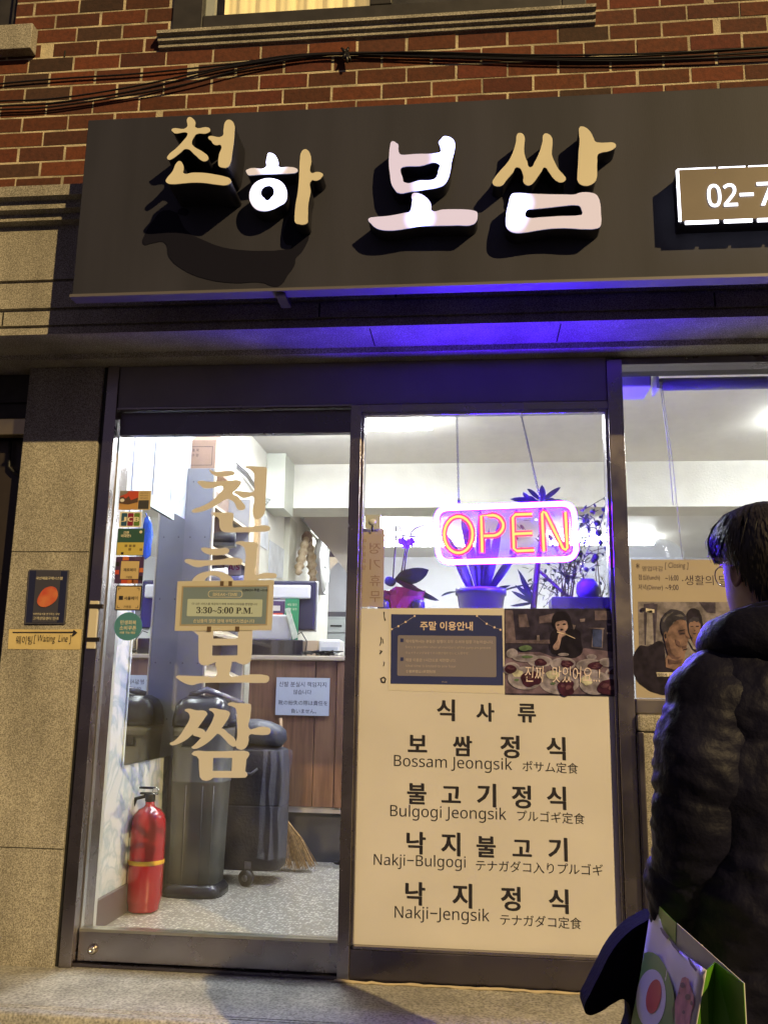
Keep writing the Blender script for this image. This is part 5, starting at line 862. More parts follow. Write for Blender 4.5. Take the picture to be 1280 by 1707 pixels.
# ---------------------------------------------------------------- plants on the window bench
ZB_ = 1.681
LF = mat('leaf_dark', (.022, .05, .018), .35, var=.3, scale=12); LF2 = mat('leaf_small', (.03, .055, .025), .5, var=.3, scale=20); STM = mat('stem_brown', (.09, .07, .04), .7); POT = mat('glazed_pot', (.05, .05, .06), .35)
pp = lambda u, v, Y, z=((600, 840), 8.): at(z[0][0]+u/z[1], z[0][1]+v/z[1], Y)
c = at(668, 1012, Y=.42); OR = thing('orchid', (c.x, .42, ZB_), 'orchid with broad leaves and a purple bloom in crinkled magenta wrap', 'plant'); rb = random.Random(12)
b = MB(); n = 22; b.rings([[(c.x+(.045+r*(1+.18*rb.uniform(-1, 1)))*math.cos(2*math.pi*k/n), .42+(.03+r*(1+.18*rb.uniform(-1, 1)))*math.sin(2*math.pi*k/n), ZB_+z+.012*rb.uniform(-1, 1)*(z > .02)) for k in range(n)] for z, r in ((.001, .02), (.04, .035), (.08, .05), (.105, .06), (.09, .045), (.05, .03))], smooth=False); b.build('wrapped_pot', mat('magenta_foil', (.30, .03, .2), .15, bump=.5, bscale=30), OR)
b = MB(); base = pp(480, 1020, .42)
for u, v, w in ((920, 880, .075), (700, 880, .05), (1060, 1290, .05), (330, 1060, .05), (760, 1110, .04)): b.leaf(base, pp(u, v, .40+.02*rb.uniform(-1, 1)), w, .0, 8, .25, side=(.3, .4, -.6))
b.build('leaves', LF, OR)
b = MB()
for L in (([(440, 1000), (460, 700), (480, 500), (478, 200), (520, 300), (590, 430)]), ([(555, 900), (590, 700), (610, 560)]), ([(590, 900), (620, 650), (690, 370), (740, 325), (860, 280)]), ([(440, 460), (560, 425), (800, 440), (1000, 530)])): b.tube([pp(u, v, .40) for u, v in L], [.0035]*(len(L)-1)+[.0015], 6)
b.build('stem', STM, OR); b = MB()
for u, v in ((560, 500), (680, 510), (620, 545)):
    k = pp(u, v, .39)
    for a in range(5): d = Vector((.022*math.cos(a*1.257), -.006, .022*math.sin(a*1.257))); b.leaf(k, k+d, .018, 0, 4, .2, side=(-math.sin(a*1.257), 0, math.cos(a*1.257)))
b.build('flower', mat('orchid_violet', (.2, .05, .25), .5), OR)
def pot_plant(cx0, cx1, top, Y, name, lab):
    a = at(cx0, top, Y); e = at(cx1, top, Y); cx = (a.x+e.x)/2; r = (e.x-a.x)/2; t = thing(name, (cx, Y, ZB_), lab, 'plant'); h = a.z-ZB_
    b = MB(); b.lathe([(.0, .001), (r*.8, .001), (r*.93, h*.75), (r, h*.78), (r, h), (r*.9, h), (r*.88, h*.9)], (cx, Y, ZB_), 28); b.build('pot', POT, t); b = MB(); b.lathe([(0, h*.9), (r*.88, h*.9)], (cx, Y, ZB_), 20, cap=False); b.build('soil', mat('soil', (.03, .02, .015), .95), t); return t, Vector((cx, Y, ZB_+h*.9)), r
t, c, r = pot_plant(759, 844, 982, .47, 'clivia_plant', 'strap leaved plant in a wide round pot right below the OPEN sign'); b = MB()
for dx, u, v, w, sg in ((-.04, 752, 905, .05, .0), (-.03, 742, 880, .045, .02), (-.01, 768, 850, .045, 0), (.0, 800, 845, .045, 0), (.02, 835, 860, .04, 0), (.03, 862, 900, .045, .05), (.05, 850, 960, .04, .04), (-.05, 735, 975, .04, .05), (.01, 815, 880, .03, 0), (.04, 905, 955, .03, .04)): b.leaf(c+Vector((dx, 0, -.01)), at(u, v, .46+dx*.3), w, sg, 9, .35, side=(.9, .35, 0))
b.build('leaves', LF, t)
a = at(888, 1010, .50); YU = thing('yucca', (a.x, .50, ZB_), 'spiky branched plant with a tall leafy top rising behind the OPEN sign', 'plant'); b = MB()
b.lathe([(0, .001), (.04, .001), (.05, .03), (.0, .031)], (a.x, .5, ZB_), 20); b.build('pot', POT, YU); b = MB(); b.tube([(a.x, .5, ZB_+.02), at(895, 950, .50), at(902, 900, .50), at(900, 850, .50), at(905, 815, .50)], [.013, .012, .010, .008, .004], 8); b.tube([at(897, 950, .5), at(935, 985, .49), at(955, 1000, .49)], .007, 6); b.build('stem', STM, YU); b = MB()
for u0, v0, u1, v1, w in ((888, 1005, 852, 985, .02), (889, 1000, 858, 975, .02), (890, 1000, 862, 948, .018), (890, 1005, 850, 1010, .02), (892, 1000, 915, 955, .016), (888, 1006, 866, 960, .02)): b.leaf(at(u0, v0, .5), at(u1, v1, .45), w, .0, 6, .3, side=(.5, 0, .6))
for u0, v0, u1, v1 in ((905, 835, 903, 808), (905, 832, 935, 812), (900, 832, 878, 815), (898, 836, 850, 832), (885, 838, 872, 820), (905, 838, 925, 832), (895, 838, 880, 828), (912, 838, 940, 835)): b.leaf(at(u0, v0, .5), at(u1, v1, .49), .028, 0, 6, .2, side=(0, .1, 1) if abs(u1-u0) > abs(v1-v0) else (1, .1, 0))
for i in range(46):
    u, v = random.Random(i).uniform(850, 945), random.Random(i+99).uniform(845, 1000); k = at(u, v, .52+.06*random.Random(i+7).random()); d = Vector((random.Random(i+3).uniform(-1, 1), random.Random(i+5).uniform(-.5, .5), random.Random(i+4).uniform(-.6, 1))).normalized()*.035; b.leaf(k, k+d, .017, 0, 4, .2)
b.build('leaves', LF, YU)
a = at(985, 998, .45); ta, tb = at(917, 998, .45), at(1013, 998, .45); TY = boxes('plant_tray', POT, None, (ta.x, tb.x, .37, .53, ZB_, ta.z), bevel=.004); tag(TY, 'dark rectangular tray carrying the ribbed vase at the window corner', 'tray')
h = at(985, 968, .45).z-ta.z; VS = thing('ribbed_vase', (a.x, .45, ta.z), 'ribbed vase with thin branches and small round leaves, right window corner', 'vase'); b = MB(); n = 48; r0 = (at(1000, 985, .45).x-at(962, 985, .45).x)/2; cx = at(980, 985, .45).x
b.rings([[(cx+r0*s*(1+.03*(k % 2))*math.cos(2*math.pi*k/n), .45+r0*s*(1+.03*(k % 2))*math.sin(2*math.pi*k/n), ta.z+.001+h*z) for k in range(n)] for z, s in ((0, .8), (.3, 1), (.6, 1.02), (.85, .9), (1, .62), (1.05, .66))]); b.build('body', mat('vase_pale', (.22, .22, .25), .4), VS)
zq_ = ((900, 800), 7.76); b = MB(); f = MB(); tw = [[(520,1180),(570,1010),(640,860),(740,690),(790,560),(830,380),(855,230)], [(640,860),(630,700),(640,600),(680,540),(760,580)], [(640,860),(760,800),(850,740),(870,690)], [(570,1010),(680,920),(870,870)], [(520,400),(650,340),(745,280),(850,225)], [(560,1050),(620,1070),(700,990)], [(700,440),(710,330)], [(740,690),(700,500),(650,460)], [(600,950),(760,960),(900,930)], [(520,1180),(560,1280),(640,1150),(740,1090)], [(610,590),(560,500)]]
rb = random.Random(21)
for L in tw:
    P = [at(900+u/7.76, 800+v/7.76, .42+.03*rb.uniform(-1, 1)) for u, v in L]; b.tube(P, [.0028]+[.0018]*(len(P)-1), 5)
    for i in range(len(P)-1):
        for _ in range(2):
            k = P[i].lerp(P[i+1], rb.random()); d = Vector((rb.uniform(-1, 1), rb.uniform(-.3, .3), rb.uniform(-.5, 1))).normalized()*rb.uniform(.014, .024); f.leaf(k, k+d, rb.uniform(.008, .016), 0, 4, .2)
for u, v, r in ((760, 690, 42), (785, 815, 36), (870, 885, 38), (720, 1005, 45), (870, 690, 32), (690, 1050, 30), (845, 240, 26), (680, 405, 34), (605, 455, 26), (780, 480, 20), (830, 380, 34), (600, 1160, 30), (690, 1160, 24), (740, 560, 40)):
    k = at(900+u/7.76, 800+v/7.76, .41); q = r/7.76*.0026; f.rings([[(k.x+q*s*math.cos(2*math.pi*j/12), k.y+d, k.z+q*s*math.sin(2*math.pi*j/12)) for j in range(12)] for s, d in ((.2, -.004), (1, 0), (.2, .003))])
b.build('branch', STM, VS); f.build('leaves', LF2, VS)
def bushy(name, lab, spots, m, n, Ls, seed):
    rb = random.Random(seed); c = at(*spots[0][:2], spots[0][3]); t = thing(name, (c.x, spots[0][3], ZB_), lab, 'plant'); b = MB(); f = MB()
    for (u, v, r, Y) in spots[1:]:
        e = at(u, v, Y); st = Vector((c.x+rb.uniform(-.02, .02), spots[0][3], ZB_+.04)); md = st.lerp(e, .55)+Vector((rb.uniform(-.03, .03), 0, .03)); b.tube([st, md, e], [.003, .0022, .0012], 5)
        for _ in range(n):
            k = e+Vector((rb.gauss(0, r), rb.gauss(0, .03), rb.gauss(0, r*.8))); d = Vector((rb.uniform(-1, 1), rb.uniform(-.6, .3), rb.uniform(-.7, .8))).normalized()*rb.uniform(*Ls); f.leaf(k, k+d, d.length*rb.uniform(.3, .55), rb.uniform(0, .01), 5, .25)
            if rb.random() < .4: b.tube([k, md.lerp(e, rb.random())], .0009, 4, cap=False)
    f.build('leaves', m, t); b.build('branch', STM, t); b = MB(); b.lathe([(0, .001), (.035, .001), (.045, .045), (.04, .045)], (c.x, spots[0][3], ZB_), 18); b.build('pot', POT, t)
bushy('small_leaved_shrub', 'loose shrub with tiny leaves between the yucca and the ribbed vase', [(935, 1005, 0, .53), (925, 965, .035, .52), (945, 950, .04, .53), (915, 985, .03, .5), (940, 985, .03, .5), (955, 925, .03, .53), (905, 960, .03, .53)], LF2, 26, (.012, .026), 3)
bushy('dark_bush', 'dark bushy plant massed behind the lower right corner of the OPEN sign', [(950, 1000, 0, .48), (950, 960, .03, .46), (962, 935, .028, .47), (938, 935, .03, .47), (968, 900, .022, .47), (972, 870, .018, .47), (925, 900, .03, .5)], LF, 30, (.02, .045), 5)
bushy('trailing_vine', 'pale trailing vine with scattered leaves at the far right of the bench', [(1000, 1005, 0, .56), (1000, 960, .02, .55), (1006, 985, .014, .55), (995, 930, .02, .55), (1002, 880, .02, .56)], LF2, 14, (.012, .022), 8)
p = at(643, 1002, .36); 
for u, lab, cl, r in ((640, 'small dark jar beside the orchid wrap', (.06, .06, .12), 10), (697, 'small round dark pot between the orchid and the wide pot', (.04, .04, .09), 11)):
    q = at(u, 1000, .36); b = MB(); rr_ = r*.0026; b.lathe([(0, .001), (rr_*.8, .001), (rr_, .02), (rr_, .05), (rr_*.7, .062), (rr_*.7, .05)], (q.x, .36, ZB_), 20); tag(b.build('small_pot', mat('small_pot_%d' % u, cl, .3)), lab, 'pot')
# ---------------------------------------------------------------- the person reading the menu
PX, PY, PA = .607, -1.40, math.radians(20)
PE = thing('person', (PX, PY, 0), 'person seen from behind in a black padded jacket and glasses, reading the window notices', 'person')
PM = Matrix.Translation((PX, PY, 0)) @ Matrix.Rotation(PA, 4, 'Z')
wl = lambda x, y, z: PM @ Vector((x, y, z))
CH = 1.515
prof_h = [(-.035, .03, -.045, .05), (-.015, .06, -.045, .045), (0, .086, -.05, .040), (.03, .093, -.065, .054), (.06, .095, -.078, .063), (.09, .093, -.088, .068), (.12, .089, -.098, .072), (.15, .094, -.103, .075), (.18, .088, -.10, .0745), (.205, .070, -.085, .064), (.225, .042, -.055, .043), (.235, .012, -.022, .012)]
def headp(z, a, off=0.):
    """point of the skull surface at height z above the chin, angle a from the face's front (positive to the person's right)"""
    for p, q in zip(prof_h, prof_h[1:]):
        if z <= q[0]: break
    t = max(0, min(1, (z-p[0])/(q[0]-p[0]))); yf, yb, w = (p[i]*(1-t)+q[i]*t for i in (1, 2, 3))
    cyy = 0.; ry = (yf-cyy) if math.cos(a) > 0 else (cyy-yb); k = .85
    return Vector(((w+off)*math.copysign(abs(math.sin(a))**k, math.sin(a)), cyy+(ry+off)*math.copysign(abs(math.cos(a))**k, math.cos(a)), z))
b = MB(); n = 40; rr__ = []
for z in (-.035, -.02, -.008, 0, .015, .03, .045, .06, .075, .09, .105, .12, .135, .15, .165, .18, .195, .205, .215, .225, .231, .235):
    ring = []
    for k in range(n):
        a = 2*math.pi*k/n-math.pi; p = headp(z, a); f = math.exp(-(a/.16)**2)
        if .06 < z < .125: p.y += f*.026*max(0, 1-abs(z-.083)/.045)
        if .1 < z < .135: p.y -= .008*(math.exp(-((abs(a)-.42)/.2)**2))
        if .048 < z < .07: p.y += .004*math.exp(-(a/.3)**2)
        ring.append(wl(p.x, p.y, CH+p.z))
    rr__.append(ring)
b.rings(rr__)
for s in (-1, 1):                                     # ears
    er = []
    for i, (d, sc) in enumerate(((.0, .7), (.008, .95), (.016, 1.0), (.019, .8), (.013, .55))):
        er.append([wl(s*(.070+d), -.012+sc*.019*math.cos(q)-.006*(d > .01)-.25*.03*math.sin(q)*sc*.5, CH+.108+sc*.033*math.sin(q)) for q in [2*math.pi*k/16 for k in range(16)]])
    b.rings(er)
for zz, r0, y0 in ((0, 0, 0),):
    b.rings([[wl(r*math.cos(q), y+r*math.sin(q), z) for q in [2*math.pi*k/20 for k in range(20)]] for z, r, y in ((1.38, .075, -.045), (1.44, .062, -.035), (1.50, .058, -.02), (1.56, .055, -.01))])
# trunk, legs, arms and hands grown from one skeleton
sk_ = bpy.data.meshes.new('skeleton'); V = []; Eg = []; RR = []
def jt(p, r, par=None):
    V.append(wl(*p)); RR.append(r); 
    if par is not None: Eg.append((par, len(V)-1))
    return len(V)-1
pel = jt((0, -.02, .95), .12); sp1 = jt((0, -.03, 1.12), .11, pel); sp2 = jt((0, -.04, 1.32), .12, sp1); nk = jt((0, -.035, 1.44), .055, sp2)
for s in (-1, 1):
    hip = jt((s*.09, -.02, .88), .085, pel); kn = jt((s*.10, 0, .49), .058, hip); an = jt((s*.11, -.03, .10), .04, kn); jt((s*.13, .10, .045), .035, an)
    sh = jt((s*.17, -.03, 1.40), .06, sp2)
    P = [(s*.21, -.03, 1.14), (s*.192, .065, .945), (s*.188, .08, .905)]
    el_ = jt(P[0], .042, sh); wr = jt(P[1], .027, el_); pm = jt(P[2], .030, wr)
    for i, (dx, dy, L) in enumerate(((-.018, .026, .95), (-.006, .030, 1.05), (.006, .026, 1.0), (.017, .018, .82))):
        base = (P[2][0]+s*dx*.6, P[2][1]+dy*.4, P[2][2]-.018); q1 = (P[2][0]+s*dx, P[2][1]+dy+.008, P[2][2]-.045*L); q2 = (q1[0]-s*.004, q1[1]-.014, q1[2]-.022*L); q3 = (q2[0]-s*.006, q2[1]-.02, q2[2]+.006)
        f0 = jt(base, .010, pm); f1 = jt(q1, .009, f0); f2 = jt(q2, .0085, f1); jt(q3, .0075, f2)
    t0 = jt((P[2][0]-s*.024, P[2][1]-.004, P[2][2]-.012), .011, pm); t1 = jt((P[2][0]-s*.030, P[2][1]+.004, P[2][2]-.045), .009, t0); jt((P[2][0]-s*.020, P[2][1]+.012, P[2][2]-.065), .008, t1)
sk_.from_pydata(V, Eg, []); ob = bpy.data.objects.new('skeleton', sk_); COL.objects.link(ob)
ob.modifiers.new('s', 'SKIN'); m_ = ob.modifiers.new('u', 'SUBSURF'); m_.levels = m_.render_levels = 1
for i, r in enumerate(RR): sk_.skin_vertices[0].data[i].radius = (r, r); sk_.skin_vertices[0].data[i].use_root = (i == 0)
dg = DG(); dg.update(); bm_ = bpy.data.meshes.new_from_object(ob.evaluated_get(dg)); bpy.data.objects.remove(ob)
b.b.from_mesh(bm_)
for f in b.b.faces: f.smooth = True; f.material_index = 0
SKIN = mat('skin', (.42, .27, .20), .5, var=.06, scale=25); body = b.build('body', SKIN, PE)
# face details
b = MB()
for s in (-1, 1):
    b.rings([[wl(s*.031+r*math.cos(q), .083+d, CH+.117+r*.55*math.sin(q)) for q in [2*math.pi*k/14 for k in range(14)]] for r, d in ((.013, -.006), (.012, .001), (.004, .003))])
b.build('eye', mat('eye', (.05, .035, .03), .2), body)
b = MB(); b.tube([wl(-.024, .086, CH+.053), wl(-.01, .097, CH+.056), wl(0, .098, CH+.054), wl(.01, .097, CH+.056), wl(.024, .086, CH+.053)], [.002, .005, .0055, .005, .002], 8); b.build('mouth', mat('lips', (.38, .14, .12), .45), body)
# hair: full cap cut above the ears, tapering to the nape
HAIR = mat('black_hair', (.012, .010, .011), .38, var=.5, scale=60, stretch=(1, 1, .12), bump=.3, bscale=120, spec=.6)
def hl(a):
    a = abs(a); return .142 if a < 1.0 else (.142-.012*(a-1.0)/.5 if a < 1.5 else (.130-.09*min(1, (a-1.5)/.75)))
def ho(a, t): return .008+.018*math.sin(math.pi*min(1, .25+.62*t))*(1 if abs(a) < 1.9 else 1-.55*min(1, (abs(a)-1.9)/.8)*t)
b = MB(); n = 64; R_h = []
for i in range(15):
    t = i/14; ring = []
    for k in range(n):
        a = 2*math.pi*k/n-math.pi; z = .234-(.234-hl(a))*t**1.25; o = ho(a, t); o *= 1+.28*noise.noise(Vector((a*5, t*2, 3))); o = o if i < 14 else .002
        p = headp(min(z, .2345), a, o); p.z += .020*(1-t)**2 + .004*noise.noise(Vector((a*4, 1, t))); ring.append(wl(p.x, p.y, CH+p.z+(.012*noise.noise(Vector((a*9, 7, 0))) if i >= 13 else 0)))
    R_h.append(ring)
b.rings(R_h); rb = random.Random(31)
for _ in range(1500):                                   # tufts that follow the cut and end raggedly
    a0 = rb.uniform(-math.pi, math.pi); t0 = rb.uniform(0.0, .75); t1 = min(1.05, t0+rb.uniform(.25, .5)); P = []
    for j in range(5):
        t = t0+(t1-t0)*j/4; a = a0+.12*math.sin(3*a0)*j/4; z = .234-(.234-hl(a))*t**1.25; p = headp(min(z, .2345), a, ho(a, t)+.0015+.003*(j == 2)); p.z += .020*(1-min(1, t))**2; P.append(wl(p.x, p.y, CH+p.z))
    w = rb.uniform(.0022, .0045); b.sm = True; pr_ = None; sd = (P[-1]-P[0]).cross(P[2]-wl(0, 0, CH+.12)); sd = sd.normalized() if sd.length > 1e-9 else Vector((1, 0, 0))
    for j, p in enumerate(P):
        ww = w*(1-.9*(j/4)**2); vv = (b.b.verts.new(p-sd*ww), b.b.verts.new(p+sd*ww))
        if pr_: b.face([pr_[0], pr_[1], vv[1], vv[0]])
        pr_ = vv
b.sm = False
for _ in range(70):                                     # loose hairs
    a0 = rb.uniform(-math.pi, math.pi); t0 = rb.uniform(.05, .7); P = []
    for j in range(4):
        t = t0+.12*j; z = .234-(.234-hl(a0))*t**1.25; p = headp(min(z, .2345), a0+.05*j, ho(a0, t)+.002+.003*j*rb.random()); p.z += .020*(1-min(1, t))**2; P.append(wl(p.x, p.y, CH+p.z))
    b.tube(P, .0005, 4, cap=False)
b.build('hair', HAIR, PE)
GLM = mat('wire_frame', (.55, .5, .5), .2, 1); b = MB()
for s in (-1, 1):
    b.tube([wl(s*.066, .074, CH+.123), wl(s*.079, .03, CH+.130), wl(s*.082, -.012, CH+.136), wl(s*.079, -.03, CH+.12)], .0013, 6)
    rg = [wl(s*.034+.027*math.cos(q), .100-.012*abs(math.cos(q))*(1 if s*math.cos(q) > 0 else 0), CH+.112+.021*math.sin(q)) for q in [2*math.pi*k/24 for k in range(24)]]; b.tube(rg+rg[:2], .0014, 6, cap=False)
b.tube([wl(-.008, .102, CH+.116), wl(0, .105, CH+.12), wl(.008, .102, CH+.116)], .0012, 6); b.build('glasses', GLM, PE)
# padded jacket: torso, sleeves and hood, quilted in wide baffles
JK = mat('black_nylon', (.007, .007, .019), .56, var=.3, scale=9, bump=.4, bscale=45, spec=.2)
def quilt(z, seams, amp):
    for p, q in zip(seams, seams[1:]):
        if p <= z <= q: return amp*math.sqrt(max(0., math.sin(math.pi*(z-p)/(q-p))))
    return 0
TS = [.74, .90, 1.10, 1.29, 1.45]; tor = [(.74, .19, .14), (.80, .205, .15), (.95, .21, .155), (1.10, .21, .155), (1.25, .21, .155), (1.34, .205, .15), (1.41, .195, .135), (1.45, .175, .125), (1.48, .125, .105), (1.51, .098, .092), (1.53, .088, .085)]
def tr(z):
    for p, q in zip(tor, tor[1:]):
        if z <= q[0]: break
    t = (z-p[0])/(q[0]-p[0]); return p[1]*(1-t)+q[1]*t, p[2]*(1-t)+q[2]*t
def fold(p, amp): return amp*(noise.noise(Vector((p.x*7+p.z*5, p.y*8, p.z*13)))+.6*abs(noise.noise(Vector((p.x*14+p.z*16, p.y*15, p.z*30-p.x*12))))+.3*noise.noise(p*44))
rs = []; n = 84
for i in range(120):
    z = .74+.79*i/119; rx, ry = tr(z); q_ = quilt(z, TS, .011); ring = []
    for k in range(n):
        a = 2*math.pi*k/n; d = Vector((math.cos(a), math.sin(a), 0)); p = Vector(((rx+q_)*math.copysign(abs(d.x)**.8, d.x), -.03+(ry+q_)*math.copysign(abs(d.y)**.8, d.y), z)); p += d*(fold(p, .009)+.007*noise.noise(Vector((a*6, z*34, 2)))*(1 if q_ < .02 else .4)); ring.append(wl(*p))
    rs.append(ring)
b = MB(); b.rings(rs)
def sleeve(L, seams, amp, seg=48):
    P, R = [], []
    for i in range(len(L)-1):
        for k in range(22): t = k/22; P.append(Vector(L[i][0]).lerp(Vector(L[i+1][0]), t)); R.append(L[i][1]*(1-t)+L[i+1][1]*t)
    P.append(Vector(L[-1][0])); R.append(L[-1][1]); m = len(P)
    for _ in range(9): P = [P[0]]+[(P[i-1]+P[i]*2+P[i+1])/4 for i in range(1, m-1)]+[P[-1]]
    rg, pv = [], None
    for i, p in enumerate(P):
        t = (P[min(i+1, m-1)]-P[max(i-1, 0)]).normalized(); u = Vector((0, 1, 0)) if pv is None else pv; u = (u-t*u.dot(t)).normalized(); pv = u; w = t.cross(u); s = i/(m-1); r = R[i]+quilt(s, seams, amp)
        ring = []
        for k in range(seg):
            a = 2*math.pi*k/seg; d = u*math.cos(a)+w*math.sin(a); q = p+d*r; q += d*(fold(q, .010)+.004*noise.noise(Vector((a*3, s*26, 5)))); ring.append(wl(*q))
        rg.append(ring)
    return rg
SL = [((-.10, -.035, 1.40), .084), ((-.165, -.04, 1.355), .092), ((-.195, -.04, 1.25), .085), ((-.205, -.03, 1.14), .081), ((-.192, .02, 1.04), .074), ((-.19, .07, .95), .062), ((-.188, .08, .915), .046)]
SSM = [0, .20, .44, .66, .86, 1]
b.rings(sleeve(SL, SSM, .0075)); b.rings(sleeve([((-p[0], p[1], p[2]), r) for p, r in SL], SSM, .0075))
b.build('jacket', JK, PE)
hd = []                                                 # hood lying on the shoulders
for i in range(25):
    a = math.pi*(-.12+1.24*i/24); w_ = math.sin(math.pi*min(1, max(0, i/24)))**.6; c = Vector((-.135*math.cos(a), -.03-.115*math.sin(a), 1.475+.012*math.sin(a))); o = Vector((-math.cos(a), -math.sin(a), 0)); ring = []
    for k in range(18):
        q = 2*math.pi*k/18; rad = (.035+.038*w_)*(1+.18*noise.noise(Vector((i*.5, q*1.4, 8)))); p = c+o*rad*.95*math.cos(q)+Vector((0, 0, 1))*rad*.92*math.sin(q); p += o*fold(p, .008); ring.append(wl(*p))
    hd.append(ring)
b = MB(); b.rings(hd); b.build('hood', JK, PE, subd=1)
b = MB(); b.tube([wl(-.09, .03, 1.49), wl(-.105, -.05, 1.525), wl(-.06, -.115, 1.535), wl(0, -.135, 1.535), wl(.06, -.115, 1.535), wl(.105, -.05, 1.525), wl(.09, .03, 1.49)], .026, 12); b.build('collar', JK, PE, subd=1)
b = MB()
for s in (-1, 1): b.rings([[wl(s*x+r*math.cos(q), y+r*math.sin(q), z) for q in [2*math.pi*k/20 for k in range(20)]] for z, r, x, y in ((.86, .115, .085, -.02), (.7, .10, .092, -.01), (.5, .082, .10, 0), (.3, .075, .106, -.012), (.09, .072, .11, -.02))])
b.build('trousers', mat('dark_trousers', (.02, .02, .025), .8), PE)
for s in (-1, 1):
    b = MB(); b.rings([[wl(s*.12+.047*w*math.cos(q)+s*.02*(y+.1), y, max(.002, .045+h*math.sin(q))) for q in [2*math.pi*k/16 for k in range(16)]] for y, w, h in ((-.11, .5, .03), (-.09, .85, .045), (-.02, .9, .06), (.06, 1, .045), (.13, .95, .04), (.17, .5, .03))]); b.build('shoe', BLACK, PE)
# coat folded over the forearm
YCo = -1.33; cp = [(1096, 1532), (1070, 1540), (1042, 1560), (1018, 1590), (1000, 1625), (985, 1655), (974, 1684), (978, 1692), (1000, 1688), (1022, 1674), (1042, 1668), (1052, 1700), (1046, 1760), (1075, 1770), (1110, 1760), (1118, 1640), (1112, 1560)]
me = shape2([px2(cp, YCo)], YCo, .08, True); me.name = 'coat'; o = link('folded_coat', me, mat('black_wool', (.005, .005, .007), .9, spec=.1, bump=.3, bscale=90)); tag(o, 'black coat hanging folded over the forearm, its corner pointing at the menu', 'coat')
q = o.modifiers.new('bevel', 'BEVEL'); q.width = .038; q.segments = 6; q.limit_method = 'ANGLE'; q.angle_limit = .8
# paper shopping bag
A, B_2, C2, D2 = at(1088, 1500, Z=.972), at(1178, 1618, Z=.955), at(1240, 1640, Z=.955), at(1128, 1540, Z=.985)
A2, B2, C2b = at(1036, 1830, Y=A.y), at(1140, 1830, Y=B_2.y), at(1250, 1830, Y=C2.y); D2b = C2b+(A2-B2)
G1 = at(1192, 1604, Z=.962); G2 = (B2+C2b)/2 + Vector((0, .03, 0))
BGT = thing('shopping_bag', A2, 'white paper shopping bag with green sides and a round red print, held by the person', 'bag')
b = MB(); N_f = 10
fq = lambda u, v: A.lerp(B_2, u).lerp(A2.lerp(B2, u), v)
nrm = (B_2-A).cross(A2-A).normalized()
if nrm.dot(CAM-A) < 0: nrm = -nrm
gr = [[b.b.verts.new(fq(i/N_f, j/N_f)+nrm*(.004*math.sin(i*1.3+j*.6)*math.sin(math.pi*i/N_f))+Vector((0, 0, (-.022*math.sin(math.pi*i/N_f) if j == 0 else 0)))) for i in range(N_f+1)] for j in range(N_f+1)]
b.sm = True
for j in range(N_f):
    for i in range(N_f): b.face([gr[j][i], gr[j][i+1], gr[j+1][i+1], gr[j+1][i]])
b.sm = False; b.poly([D2, C2, C2b, D2b]); o = b.build('paper_panel', mat('bag_white', (.68, .66, .68), .35), BGT); q = o.modifiers.new('s', 'SOLIDIFY'); q.thickness = .0012
b = MB(); b.poly([B_2, G1, G2, B2]); b.poly([G1, C2, C2b, G2]); b.poly([A, D2, D2b, A2]); o = b.build('green_side', mat('bag_green', (.09, .26, .015), .4), BGT); q = o.modifiers.new('s', 'SOLIDIFY'); q.thickness = .0012
def onb(px, py, P=None, Nn=None, d=.005):
    P = A if P is None else P; Nn = nrm if Nn is None else Nn; r = at(px, py, Y=0)-CAM; k = (P+Nn*d-CAM).dot(Nn)/r.dot(Nn); return CAM+r*k
def bagshape(nm, L, m, d=.0055, P=None, Nn=None): b = MB(); b.poly([onb(*p, d=d, P=P, Nn=Nn) for p in L]); bmesh.ops.triangulate(b.b, faces=b.b.faces[:]); return b.build(nm, m, BGT)
zb = lambda L: [(1040+u/5.333, 1450+v/5.333) for u, v in L]
bagshape('print', zb([(178, 745), (215, 733), (260, 740), (310, 775), (355, 840), (390, 910), (415, 990), (440, 1090), (450, 1200), (455, 1371), (400, 1600), (40, 1600), (70, 1330), (130, 1010)]), mat('print_green', (.12, .27, .07), .4))
bagshape('print', zb([(240+132*math.cos(q)+18*math.sin(q)*-.5, 1150+262*math.sin(q)) for q in [2*math.pi*k/28 for k in range(28)]]), mat('bag_white', (.6, .6, .6)), .0062)
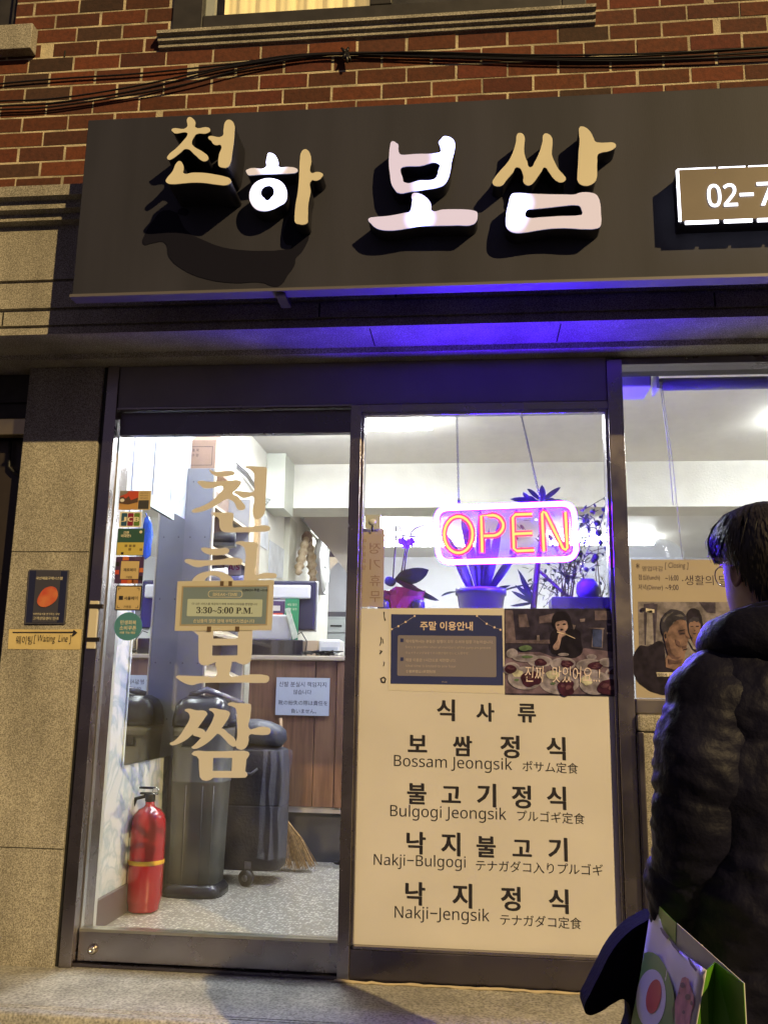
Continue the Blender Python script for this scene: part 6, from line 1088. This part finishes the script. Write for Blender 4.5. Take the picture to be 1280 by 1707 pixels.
bagshape('print', zb([(263+66*math.cos(q)-22*math.sin(q), 1130+152*math.sin(q)) for q in [2*math.pi*k/28 for k in range(28)]]), mat('print_red', (.55, .045, .06), .4), .0069)
bagshape('print', zb([(545, 955), (575, 975), (590, 1050), (620, 1130), (625, 1200), (600, 1270), (580, 1400), (560, 1600), (450, 1600), (440, 1380), (425, 1250), (455, 1170), (480, 1100), (500, 1010), (515, 965)]), mat('print_pink', (.55, .2, .2), .5, col2=(.35, .10, .13), scale=50))
for (u, v, du, dv) in ((520, 1030, 22, 26), (565, 1135, 24, 28), (530, 1270, 14, 18), (490, 1100, 10, 12), (600, 1190, 12, 20)): bagshape('print', zb([(u+du*math.cos(q), v+dv*math.sin(q)) for q in [2*math.pi*k/10 for k in range(10)]]), mat('print_dark', (.12, .04, .06), .5), .0063)
for L in ([(318, 520), (335, 515), (400, 600), (385, 625), (340, 570)], [(405, 625), (420, 622), (495, 715), (488, 745), (430, 680)], [(565, 790), (580, 785), (600, 820), (650, 890), (640, 912), (590, 850)]): bagshape('print_line', zb(L), mat('print_grey', (.15, .12, .16), .6))
sg_ = (G1-B_2).cross(B2-B_2).normalized(); sg_ = -sg_ if sg_.dot(CAM-B_2) < 0 else sg_
gp = lambda L: [onb(1040+u/5.333, 1450+v/5.333, B_2, sg_, .002) for u, v in L]
b = MB(); o1 = gp([(800+28*math.cos(q), 1225+38*math.sin(q)) for q in [2*math.pi*k/18 for k in range(18)]]); b.tube(o1+o1[:2], .0016, 5, cap=False); b.tube(gp([(760, 1300), (790, 1308), (815, 1330), (818, 1345)]), .0016, 5); b.build('lettering', mat('bag_letter', (.6, .7, .2), .5), BGT)
hp = wl(-.19, .085, .87); b = MB()
for u0, v0, u1, v1, z in ((1157, 1575, 1168, 1536, .96), (1170, 1578, 1173, 1532, .968)): p0 = at(u0, v0, Z=z); b.tube([p0, (p0+hp)/2+Vector((0, 0, .02)), hp], .0022, 6)
b.build('handle', mat('cord_cream', (.6, .55, .45), .7), BGT)

bpy.data.scenes.remove(TMP)
